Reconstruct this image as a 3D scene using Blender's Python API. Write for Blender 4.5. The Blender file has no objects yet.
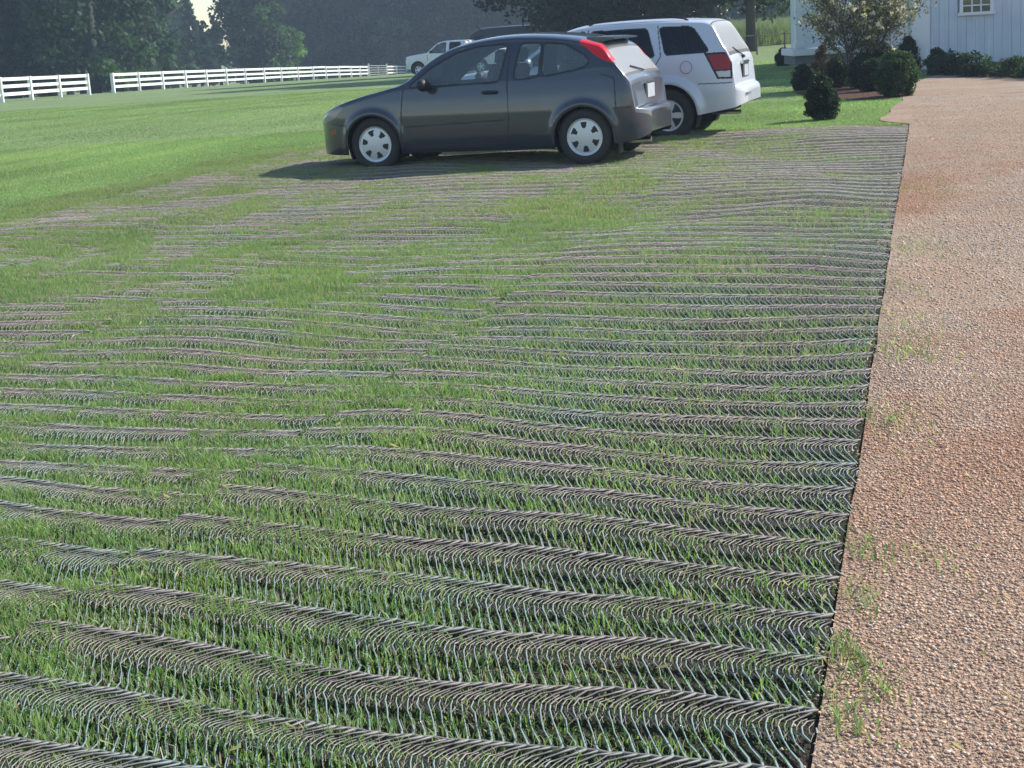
import bpy, math, random
import numpy as np
from mathutils import Vector, Matrix
R = math.radians
rng = np.random.default_rng(7)
random.seed(7)
scene = bpy.context.scene
COL = scene.collection

# ------------------------------------------------------------------ camera numbers
F = 1522.0; ROLL = R(3.57); PITCH = math.atan(356/F); CAMH = 1.55

def ray(px, py):
    u = px-512; v = py-384
    a = u*math.cos(ROLL)-v*math.sin(ROLL); b = u*math.sin(ROLL)+v*math.cos(ROLL)
    return a, F*math.cos(PITCH)-b*math.sin(PITCH), -(F*math.sin(PITCH)+b*math.cos(PITCH))

def smooth(x, a, b):
    t = np.clip((np.asarray(x, float)-a)/(b-a), 0, 1)
    return t*t*(3-2*t)

def terrain(X, Y):
    X = np.asarray(X, float); Y = np.asarray(Y, float)
    d = np.minimum(np.maximum(0, Y-35), 240)
    return -.00314*d**1.38*(1-smooth(X, 0, 14)) + .0028*np.maximum(0, np.minimum(Y, 200)-48)*smooth(X, 4, 16)

def ground_at(px, py):
    a, b, c = ray(px, py)
    t = 0.002
    last = 0
    for k in range(6000):
        Y = 2+k*.06
        X = a/b*Y; Z = CAMH+c/b*Y
        if Z < float(terrain(X, Y)):
            return Vector((X, Y, float(terrain(X, Y))))
    return Vector((X, Y, float(terrain(X, Y))))

def at(px, py, Y):
    a, b, c = ray(px, py)
    return Vector((a/b*Y, Y, CAMH+c/b*Y))

# ------------------------------------------------------------------ value noise
_tab = np.random.default_rng(3).random((256, 256))
def vnoise(x, y, scale=1.0, seed=0):
    x = np.asarray(x, float)/scale+seed*17.31+500; y = np.asarray(y, float)/scale+seed*9.7+500
    xi = np.floor(x).astype(int); yi = np.floor(y).astype(int)
    fx = x-xi; fy = y-yi; fx = fx*fx*(3-2*fx); fy = fy*fy*(3-2*fy)
    t = lambda i, j: _tab[(xi+i) % 256, (yi+j) % 256]
    return (t(0, 0)*(1-fx)+t(1, 0)*fx)*(1-fy)+(t(0, 1)*(1-fx)+t(1, 1)*fx)*fy

# ------------------------------------------------------------------ object helpers
def tag(o, label=None, cat=None, group=None, kind=None):
    if label: o['label'] = label
    if cat: o['category'] = cat
    if group: o['group'] = group
    if kind: o['kind'] = kind
    return o

def empty(name, loc=(0, 0, 0), rz=0, label=None, cat=None, group=None):
    o = bpy.data.objects.new(name, None); COL.objects.link(o)
    o.location = loc; o.rotation_euler = (0, 0, rz); o.empty_display_size = .2
    return tag(o, label, cat, group)

def mesh_np(name, V, faces, mats, parent=None, smoothed=False, midx=None, colors=None, n=4):
    """V (k,3) array, faces (m,n) int array -> one mesh object"""
    V = np.asarray(V, np.float32); faces = np.asarray(faces, np.int32)
    me = bpy.data.meshes.new(name)
    me.vertices.add(len(V)); me.vertices.foreach_set('co', V.ravel())
    m, k = faces.shape
    me.loops.add(m*k); me.loops.foreach_set('vertex_index', faces.ravel())
    me.polygons.add(m); me.polygons.foreach_set('loop_start', np.arange(0, m*k, k, dtype=np.int32))
    if midx is not None: me.polygons.foreach_set('material_index', np.asarray(midx, np.int32))
    me.update(calc_edges=True)
    if smoothed: me.polygons.foreach_set('use_smooth', np.ones(m, bool))
    if colors is not None:
        ca = me.color_attributes.new('tint', 'FLOAT_COLOR', 'POINT')
        c4 = np.ones((len(V), 4), np.float32); c4[:, :3] = colors
        ca.data.foreach_set('color', c4.ravel())
    for mm in (mats if isinstance(mats, (list, tuple)) else [mats]): me.materials.append(mm)
    me.validate(clean_customdata=False)
    o = bpy.data.objects.new(name, me); COL.objects.link(o)
    if parent: o.parent = parent
    return o

class MB:
    def __init__(s): s.v = []; s.f = []; s.m = []; s.cur = 0
    def add(s, vs, fs):
        b = len(s.v); s.v += [tuple(v) for v in vs]
        for f in fs: s.f.append([b+i for i in f]); s.m.append(s.cur)
    def box(s, c, d, rz=0):
        x, y, z = d[0]/2, d[1]/2, d[2]/2
        ca, sa = math.cos(rz), math.sin(rz); vs = []
        for i in (-1, 1):
            for j in (-1, 1):
                for k in (-1, 1):
                    X, Y = i*x, j*y
                    vs.append((c[0]+X*ca-Y*sa, c[1]+X*sa+Y*ca, c[2]+k*z))
        s.add(vs, [(0, 1, 3, 2), (4, 6, 7, 5), (0, 4, 5, 1), (2, 3, 7, 6), (0, 2, 6, 4), (1, 5, 7, 3)])
    def tube(s, pts, rad, n=8, cap=True):
        pts = [Vector(p) for p in pts]
        if not isinstance(rad, (list, tuple)): rad = [rad]*len(pts)
        base = len(s.v); rings = []
        for i, p in enumerate(pts):
            d = (pts[min(i+1, len(pts)-1)]-pts[max(i-1, 0)])
            d = d.normalized() if d.length > 1e-9 else Vector((0, 0, 1))
            a = d.cross(Vector((0, 0, 1)));
            if a.length < .05: a = d.cross(Vector((0, 1, 0)))
            a.normalize(); b = d.cross(a)
            rings.append([p+(a*math.cos(2*math.pi*k/n)+b*math.sin(2*math.pi*k/n))*rad[i] for k in range(n)])
        vs = [v for r in rings for v in r]; fs = []
        for i in range(len(pts)-1):
            for k in range(n):
                fs.append((i*n+k, i*n+(k+1) % n, (i+1)*n+(k+1) % n, (i+1)*n+k))
        if cap: fs += [tuple(range(n))[::-1], tuple((len(pts)-1)*n+k for k in range(n))]
        s.add(vs, fs)
    def lathe(s, prof, n=32, c=(0, 0, 0), axis='y'):
        vs = []; fs = []
        for (r, h) in prof:
            for k in range(n):
                a = 2*math.pi*k/n
                p = {'y': (r*math.cos(a), h, r*math.sin(a)), 'z': (r*math.cos(a), r*math.sin(a), h)}[axis]
                vs.append((c[0]+p[0], c[1]+p[1], c[2]+p[2]))
        for i in range(len(prof)-1):
            for k in range(n): fs.append((i*n+k, i*n+(k+1) % n, (i+1)*n+(k+1) % n, (i+1)*n+k))
        s.add(vs, fs)
    def prism(s, poly, y0, y1):
        """poly in (x,z), extruded along y"""
        n = len(poly)
        vs = [(x, y0, z) for x, z in poly]+[(x, y1, z) for x, z in poly]
        fs = [tuple(range(n)), tuple(range(n, 2*n))[::-1]]+[(i, (i+1) % n, n+(i+1) % n, n+i) for i in range(n)]
        s.add(vs, fs)
    def build(s, name, mats, parent=None, smoothed=False, bevel=0):
        me = bpy.data.meshes.new(name); me.from_pydata(s.v, [], s.f)
        for mm in (mats if isinstance(mats, (list, tuple)) else [mats]): me.materials.append(mm)
        me.polygons.foreach_set('material_index', s.m)
        if smoothed: me.polygons.foreach_set('use_smooth', [True]*len(s.f))
        me.update()
        import bmesh
        bm = bmesh.new(); bm.from_mesh(me); bmesh.ops.recalc_face_normals(bm, faces=bm.faces)
        if bevel:
            bmesh.ops.bevel(bm, geom=[e for e in bm.edges if e.calc_face_angle(0) > .5], offset=bevel, segments=2, affect='EDGES')
        bm.to_mesh(me); bm.free()
        o = bpy.data.objects.new(name, me); COL.objects.link(o)
        if parent: o.parent = parent
        return o

def copy_tree(o, parent=None):
    c = o.copy(); COL.objects.link(c)
    if parent: c.parent = parent
    for ch in list(o.children): copy_tree(ch, c)
    return c

# ------------------------------------------------------------------ materials
def newmat(name):
    m = bpy.data.materials.new(name); m.use_nodes = True
    nt = m.node_tree; b = nt.nodes['Principled BSDF']
    return m, nt, b

def setb(b, **k):
    for n, v in k.items(): b.inputs[n.replace('_', ' ')].default_value = v

def plain(name, col, rough=.6, metal=0, noise=.12, nscale=8, coat=0, spec=.5, bump=0, coatr=.03, coati=1.5):
    m, nt, b = newmat(name)
    tc = nt.nodes.new('ShaderNodeTexCoord'); nz = nt.nodes.new('ShaderNodeTexNoise')
    nz.inputs['Scale'].default_value = nscale; nz.inputs['Detail'].default_value = 5
    nt.links.new(tc.outputs['Object'], nz.inputs['Vector'])
    mr = nt.nodes.new('ShaderNodeMapRange'); mr.inputs['To Min'].default_value = 1-noise; mr.inputs['To Max'].default_value = 1+noise
    nt.links.new(nz.outputs['Fac'], mr.inputs['Value'])
    mx = nt.nodes.new('ShaderNodeVectorMath'); mx.operation = 'SCALE'; mx.inputs[0].default_value = col
    nt.links.new(mr.outputs[0], mx.inputs['Scale']); nt.links.new(mx.outputs[0], b.inputs['Base Color'])
    setb(b, Roughness=rough, Metallic=metal); b.inputs['Coat Weight'].default_value = coat; b.inputs['Coat Roughness'].default_value = coatr; b.inputs['Coat IOR'].default_value = coati
    b.inputs['Specular IOR Level'].default_value = spec
    if bump:
        bp = nt.nodes.new('ShaderNodeBump'); bp.inputs['Strength'].default_value = bump; bp.inputs['Distance'].default_value = .02
        nt.links.new(nz.outputs['Fac'], bp.inputs['Height']); nt.links.new(bp.outputs[0], b.inputs['Normal'])
    return m

def glassmat(name, tint, refl=.9, rough=.02, ior=1.55, dust_or_sheen=0):
    m = bpy.data.materials.new(name); m.use_nodes = True; nt = m.node_tree
    nt.nodes.remove(nt.nodes['Principled BSDF'])
    out = nt.nodes['Material Output']
    tr = nt.nodes.new('ShaderNodeBsdfTransparent'); tr.inputs[0].default_value = (*tint, 1)
    gl = nt.nodes.new('ShaderNodeBsdfGlossy'); gl.inputs['Roughness'].default_value = rough
    gl.inputs['Color'].default_value = (refl, refl, refl, 1)
    fr = nt.nodes.new('ShaderNodeFresnel'); fr.inputs['IOR'].default_value = ior
    mx = nt.nodes.new('ShaderNodeMixShader')
    nt.links.new(fr.outputs[0], mx.inputs[0]); nt.links.new(tr.outputs[0], mx.inputs[1]); nt.links.new(gl.outputs[0], mx.inputs[2])
    if dust_or_sheen:
        df = nt.nodes.new('ShaderNodeBsdfDiffuse'); df.inputs[0].default_value = (.5, .58, .62, 1); m2 = nt.nodes.new('ShaderNodeMixShader'); m2.inputs[0].default_value = dust_or_sheen  # pale blue diffuse paints reflected sky and haze into the glass
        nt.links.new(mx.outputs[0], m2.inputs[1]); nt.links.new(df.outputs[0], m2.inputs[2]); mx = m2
    nt.links.new(mx.outputs[0], out.inputs['Surface'])
    return m

def leafmat(name, transl=.35, rough=.55, var=.25, spec=.4):
    """colour comes from the per-blade tint attribute"""
    m, nt, b = newmat(name)
    at_ = nt.nodes.new('ShaderNodeAttribute'); at_.attribute_name = 'tint'
    nt.links.new(at_.outputs['Color'], b.inputs['Base Color'])
    setb(b, Roughness=rough); b.inputs['Specular IOR Level'].default_value = spec
    tl = nt.nodes.new('ShaderNodeBsdfTranslucent')
    hs = nt.nodes.new('ShaderNodeMixRGB'); hs.blend_type = 'MULTIPLY'; hs.inputs[0].default_value = 1
    hs.inputs[2].default_value = (1.25, 1.35, .7, 1)
    nt.links.new(at_.outputs['Color'], hs.inputs[1]); nt.links.new(hs.outputs[0], tl.inputs['Color'])
    mx = nt.nodes.new('ShaderNodeMixShader'); mx.inputs[0].default_value = transl
    nt.links.new(b.outputs[0], mx.inputs[1]); nt.links.new(tl.outputs[0], mx.inputs[2])
    nt.links.new(mx.outputs[0], nt.nodes['Material Output'].inputs['Surface'])
    return m

def ramp_noise(nt, vec, scale, stops, detail=6, rough=.6, dist=0):
    nz = nt.nodes.new('ShaderNodeTexNoise'); nz.inputs['Scale'].default_value = scale
    nz.inputs['Detail'].default_value = detail; nz.inputs['Roughness'].default_value = rough
    nz.inputs['Distortion'].default_value = dist
    nt.links.new(vec, nz.inputs['Vector'])
    cr = nt.nodes.new('ShaderNodeValToRGB'); el = cr.color_ramp.elements
    el[0].position = stops[0][0]; el[0].color = (*stops[0][1], 1)
    el[1].position = stops[-1][0]; el[1].color = (*stops[-1][1], 1)
    for p, c in stops[1:-1]:
        e = el.new(p); e.color = (*c, 1)
    nt.links.new(nz.outputs['Fac'], cr.inputs[0])
    return nz, cr

def groundmat(name, layers, bump=.5, bscale=60, bdist=.03, rough=.95):
    """layers: list of (scale, stops) multiplied/mixed together"""
    m, nt, b = newmat(name)
    tc = nt.nodes.new('ShaderNodeTexCoord'); vec = tc.outputs['Object']
    prev = None
    for i, (sc, st, fac, mode) in enumerate(layers):
        nz, cr = ramp_noise(nt, vec, sc, st)
        if prev is None: prev = cr.outputs[0]
        else:
            mx = nt.nodes.new('ShaderNodeMixRGB'); mx.blend_type = mode; mx.inputs[0].default_value = fac
            nt.links.new(prev, mx.inputs[1]); nt.links.new(cr.outputs[0], mx.inputs[2]); prev = mx.outputs[0]
    nt.links.new(prev, b.inputs['Base Color'])
    nb = nt.nodes.new('ShaderNodeTexNoise'); nb.inputs['Scale'].default_value = bscale; nb.inputs['Detail'].default_value = 6
    nt.links.new(vec, nb.inputs['Vector'])
    bp = nt.nodes.new('ShaderNodeBump'); bp.inputs['Strength'].default_value = bump; bp.inputs['Distance'].default_value = bdist
    nt.links.new(nb.outputs['Fac'], bp.inputs['Height']); nt.links.new(bp.outputs[0], b.inputs['Normal'])
    setb(b, Roughness=rough); b.inputs['Specular IOR Level'].default_value = .15
    return m

M = {}
M['lawn'] = groundmat('lawn_grass', [
    (.35, [(.35, (.215, .295, .14)), (.65, (.265, .345, .175))], 1, 'MIX'),
    (40, [(.3, (.55, .6, .5)), (.7, (1.3, 1.25, 1.2))], .7, 'MULTIPLY'),
    (3.0, [(.3, (.85, .9, .8)), (.7, (1.15, 1.1, 1.15))], .7, 'MULTIPLY')], bump=.9, bscale=45, bdist=.06)
M['soil'] = groundmat('soil_thatch', [
    (2.2, [(.38, (.060, .050, .040)), (.52, (.045, .055, .028)), (.66, (.10, .080, .062))], 1, 'MIX'),
    (90, [(.3, (.4, .4, .4)), (.7, (1.5, 1.45, 1.4))], .8, 'MULTIPLY')], bump=1, bscale=80, bdist=.03)
M['gravel'] = groundmat('gravel', [
    (.45, [(.36, (.43, .315, .23)), (.62, (.47, .365, .28))], 1, 'MIX'),
    (75, [(.30, (.45, .42, .42)), (.5, (1, 1, 1)), (.72, (1.55, 1.5, 1.5))], .9, 'MULTIPLY'),
    (1.7, [(.3, (.85, .8, .78)), (.7, (1.12, 1.12, 1.12))], .8, 'MULTIPLY')], bump=1, bscale=70, bdist=.04)
_nt = M['gravel'].node_tree; _b = _nt.nodes['Principled BSDF']; _src = _b.inputs['Base Color'].links[0].from_socket
_a = _nt.nodes.new('ShaderNodeAttribute'); _a.attribute_name = 'tint'; _m = _nt.nodes.new('ShaderNodeMixRGB'); _m.blend_type = 'MULTIPLY'; _m.inputs[0].default_value = 1
_nt.links.new(_src, _m.inputs[1]); _nt.links.new(_a.outputs['Color'], _m.inputs[2]); _nt.links.new(_m.outputs[0], _b.inputs['Base Color'])
M['mulch'] = groundmat('mulch', [
    (30, [(.3, (.06, .03, .02)), (.7, (.17, .09, .06))], 1, 'MIX')], bump=1, bscale=40, bdist=.05)
M['blade'] = leafmat('grass_blade', .45, .45)
M['leaf'] = leafmat('leaf', .42, .6, spec=.25)
M['bark'] = plain('bark', (.055, .047, .04), .9, noise=.4, nscale=3, bump=.5)
m, nt, b = newmat('plastic_strand'); an = nt.nodes.new('ShaderNodeAttribute'); an.attribute_name = 'tint'
nt.links.new(an.outputs['Color'], b.inputs['Base Color']); setb(b, Roughness=.5); b.inputs['Specular IOR Level'].default_value = .45; M['strand'] = m
M['fence'] = plain('white_fence_paint', (.78, .79, .76), .55, noise=.08)
M['siding'] = None
M['white_trim'] = plain('white_trim_paint', (.74, .76, .77), .55, noise=.05)
M['grey_paint'] = plain('charcoal_metallic_paint', (.027, .033, .050), .42, metal=.35, coat=1, coatr=.09, coati=1.65, noise=.04, nscale=3)
M['white_paint'] = plain('silver_white_paint', (.58, .61, .66), .32, metal=.1, coat=1, coatr=.28, coati=1.7, noise=.03, nscale=3)
M['truck_paint'] = plain('white_truck_paint', (.72, .74, .75), .35, coat=.6, noise=.03, nscale=3)
M['black_paint'] = plain('black_van_paint', (.022, .022, .025), .4, coat=.5, noise=.05, nscale=3)
M['gap'] = plain('panel_gap', (.035, .035, .04), .7)
M['gap2'] = plain('light_panel_gap', (.16, .17, .19), .7)
M['trim'] = plain('black_window_trim', (.022, .022, .025), .6)
M['rubber'] = plain('tyre_rubber', (.035, .033, .031), .8, noise=.3, bump=.2, nscale=20)
M['rim'] = plain('silver_hubcap', (.62, .64, .66), .35, metal=.3, noise=.05)
M['rimdark'] = plain('hubcap_recess', (.025, .028, .03), .7)
M['under'] = plain('underbody_black', (.015, .015, .016), .85)
M['cloth'] = plain('seat_cloth', (.06, .065, .075), .9, noise=.2, nscale=30)
M['glass'] = glassmat('tinted_glass', (.82, .90, .93), ior=1.6, dust_or_sheen=.17)  # brightened by a diffuse mix standing in for sky reflection and haze
M['dglass'] = glassmat('privacy_glass', (.05, .055, .065))
M['rglass'] = glassmat('rear_glass', (.25, .30, .33), rough=.33, ior=2.0)
M['red'] = plain('red_lamp_lens', (.72, .012, .025), .3, coat=.3, spec=.3, noise=.08)
M['darkred'] = plain('dark_red_lamp_lens', (.33, .008, .015), .3, coat=.3, spec=.3, noise=.08)
M['clear'] = plain('clear_lamp_lens', (.55, .57, .58), .15, coat=1)
M['hlamp'] = plain('smoked_headlamp_lens', (.16, .165, .175), .2, coat=1)
M['amber'] = plain('amber_marker_lens', (.30, .08, .02), .3)
M['chrome'] = plain('bright_metal', (.6, .6, .6), .2, metal=1)
M['plate'] = plain('licence_plate', (.42, .44, .47), .45)
M['pane'] = plain('window_pane_dark', (.02, .025, .03), .08, coat=1)
M['floor'] = plain('porch_floor_paint', (.42, .43, .45), .6)
M['roof'] = plain('grey_metal_roof', (.25, .26, .28), .5)
M['wire'] = plain('weathered_rail', (.07, .07, .06), .8)

def siding_mat():
    m, nt, b = newmat('white_board_siding')
    tc = nt.nodes.new('ShaderNodeTexCoord')
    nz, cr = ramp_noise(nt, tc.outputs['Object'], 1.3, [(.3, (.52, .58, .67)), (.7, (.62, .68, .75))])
    mp = nt.nodes.new('ShaderNodeMapping'); mp.inputs['Scale'].default_value = (14, 14, .6)
    nt.links.new(tc.outputs['Object'], mp.inputs[0])
    n2, c2 = ramp_noise(nt, mp.outputs[0], 1.0, [(.3, (.86, .87, .88)), (.7, (1.05, 1.05, 1.05))])
    mx = nt.nodes.new('ShaderNodeMixRGB'); mx.blend_type = 'MULTIPLY'; mx.inputs[0].default_value = 1
    nt.links.new(cr.outputs[0], mx.inputs[1]); nt.links.new(c2.outputs[0], mx.inputs[2])
    nt.links.new(mx.outputs[0], b.inputs['Base Color']); setb(b, Roughness=.6)
    return m
M['siding'] = siding_mat()

# ------------------------------------------------------------------ frames: mat coordinates
AZ = R(15.7)
EL = np.array([math.sin(AZ), math.cos(AZ)]); EP = np.array([math.cos(AZ), -math.sin(AZ)])
def lp2xy(l, p): return l*EL[0]+p*EP[0], l*EL[1]+p*EP[1]
def xy2lp(x, y): return x*EL[0]+y*EL[1], x*EP[0]+y*EP[1]
P_RIGHT = -.24
SEAMS = [-.24, -2.40, -4.55, -6.70, -8.60]
L0, L1 = 1.9, 20.7

def bumpz(x, y):
    """gentle humps in the ground where the mats lie"""
    l, p = xy2lp(x, y)
    w = smooth(l, -2, 2)*(1-smooth(l, 19, 22))*smooth(p, -11, -8.5)*(1-smooth(p, -.9, 0.1))
    return w*(.085*(vnoise(x, y, 1.5, 1)-.5)+.03*(vnoise(x, y, .6, 2)-.5))

# ------------------------------------------------------------------ ground sheets
def axis_vals(lo, hi, fine_lo, fine_hi, step, grow=1.18):
    v = list(np.arange(fine_lo, fine_hi+1e-6, step)); s = step
    while v[-1] < hi: s *= grow; v.append(v[-1]+s)
    s = step; w = [fine_lo]
    while w[-1] > lo: s *= grow; w.append(w[-1]-s)
    return np.array(w[::-1][:-1]+v)

def grid_faces(nx, ny):
    i = np.arange(nx-1)[:, None]*ny+np.arange(ny-1)[None, :]
    i = i.ravel()
    return np.stack([i, i+ny, i+ny+1, i+1], 1)

gx = axis_vals(-1500, 1500, -9, 9, .25); gy = axis_vals(-600, 3000, -2, 26, .25)
GX, GY = np.meshgrid(gx, gy, indexing='ij')
def groundz(x, y): return terrain(x, y)+bumpz(x, y)
GZ = groundz(GX, GY)
g = mesh_np('ground_lawn', np.stack([GX, GY, GZ], 2).reshape(-1, 3), grid_faces(len(gx), len(gy)), M['lawn'], smoothed=True)
tag(g, 'mown green lawn running from the parking mats back to the white fence', kind='structure')

def strip_sheet(name, edge_l, edge_r, dz, mat, label, nl=None, step=.2, keep=None):
    """sheet in mat coordinates; edges are functions l->p"""
    ls = np.arange(nl[0], nl[1]+1e-6, step)
    n = 40; V = []
    for l in ls:
        a, b = edge_l(l), edge_r(l)
        p = np.linspace(a, b, n)
        x, y = lp2xy(l, p); V.append(np.stack([x, y, groundz(x, y)+dz], 1))
    o = mesh_np(name, np.concatenate(V), grid_faces(len(ls), n), mat, smoothed=True)
    return tag(o, label, kind='structure')

strip_sheet('soil_bed', lambda l: SEAMS[-1]-.05+.12*math.sin(l*2.1), lambda l: P_RIGHT+.06, .004, M['soil'],
            'brown soil and thatch seen through the mesh mats', (L0-.2, L1+.25+0))
# gravel drive: polygon filled as a dense grid clipped by its outline
def gravel_tint(x, y):
    l, p = xy2lp(x, y)
    n = .55*vnoise(x, y, 1.4, 90)+.3*vnoise(x, y, .45, 91)+.15*vnoise(x, y, .15, 92)
    track = np.exp(-((p-1.9-.04*(l-6))/.55)**2)+np.exp(-((p-3.7-.04*(l-6))/.6)**2)
    grey = np.clip(smooth(n, .45, .8)*.6+track*.8*smooth(l, 6, 13)+smooth(l, 18, 30)*.45, 0, 1)[..., None]
    rust = (.9*smooth(1-n, .40, .68)*smooth(l, 3.5, 6)*(1-smooth(l, 13, 20)))[..., None]
    c = np.array([1.02, .96, .92])*np.ones_like(grey)
    c = c*(1-rust)+np.array([.92, .72, .60])*rust
    c = c*(1-grey)+np.array([.98, 1.04, 1.08])*grey
    return c
def poly_sheet(name, outline, dz, mat, label, step=.25, wob=.06, fine=.8):
    """outline world xy list; conforming grid by scanlines in y"""
    import bmesh
    P = np.array(outline)
    # wobble the outline
    pts = []
    for i in range(len(P)):
        a, b = P[i], P[(i+1) % len(P)]; n = max(2, int(np.hypot(*(b-a))/.3))
        for k in range(n):
            q = a+(b-a)*k/n
            if k and wob: q = q+(wob if q[1] > 20.5 else min(wob, .007))*2*(np.array([vnoise(q[0], q[1], .5, 3), vnoise(q[0], q[1], .5, 4)])-.5)
            pts.append(q)
    bm = bmesh.new(); vs = [bm.verts.new((q[0], q[1], 0)) for q in pts]
    bm.faces.new(vs)
    bmesh.ops.triangulate(bm, faces=bm.faces)
    for _ in range(7):
        es = [e for e in bm.edges if e.calc_length() > fine]
        if es: bmesh.ops.subdivide_edges(bm, edges=es, cuts=1)
        bmesh.ops.triangulate(bm, faces=[f for f in bm.faces if len(f.verts) > 3])
    for v in bm.verts: v.co.z = float(groundz(v.co.x, v.co.y))+dz
    bmesh.ops.recalc_face_normals(bm, faces=bm.faces)
    me = bpy.data.meshes.new(name); bm.to_mesh(me); bm.free(); me.materials.append(mat)
    if fine < .8:
        co = np.empty(len(me.vertices)*3, np.float32); me.vertices.foreach_get('co', co); co = co.reshape(-1, 3)
        ca = me.color_attributes.new('tint', 'FLOAT_COLOR', 'POINT'); c4 = np.ones((len(co), 4), np.float32); c4[:, :3] = gravel_tint(co[:, 0], co[:, 1]); ca.data.foreach_set('color', c4.ravel())
    me.polygons.foreach_set('use_smooth', [True]*len(me.polygons))
    o = bpy.data.objects.new(name, me); COL.objects.link(o)
    return tag(o, label, kind='structure')

ga = ground_at(908, 124); gb = ground_at(880, 121); gc = ground_at(903, 98); gd = ground_at(912, 84)
q0 = lp2xy(-1, P_RIGHT+.008); q1 = lp2xy(L1+.1, P_RIGHT+.008)
GRAVEL = [(q0[0], q0[1]), (q1[0], q1[1]), (gb.x, gb.y), (gc.x, gc.y), (gd.x, gd.y), (9.6, 33.2), (14, 31.5), (26, 27), (26, -1)]
poly_sheet('gravel_drive', GRAVEL, .012, M['gravel'], 'pinkish tan gravel drive along the right side', fine=.3, wob=.10)

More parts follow.
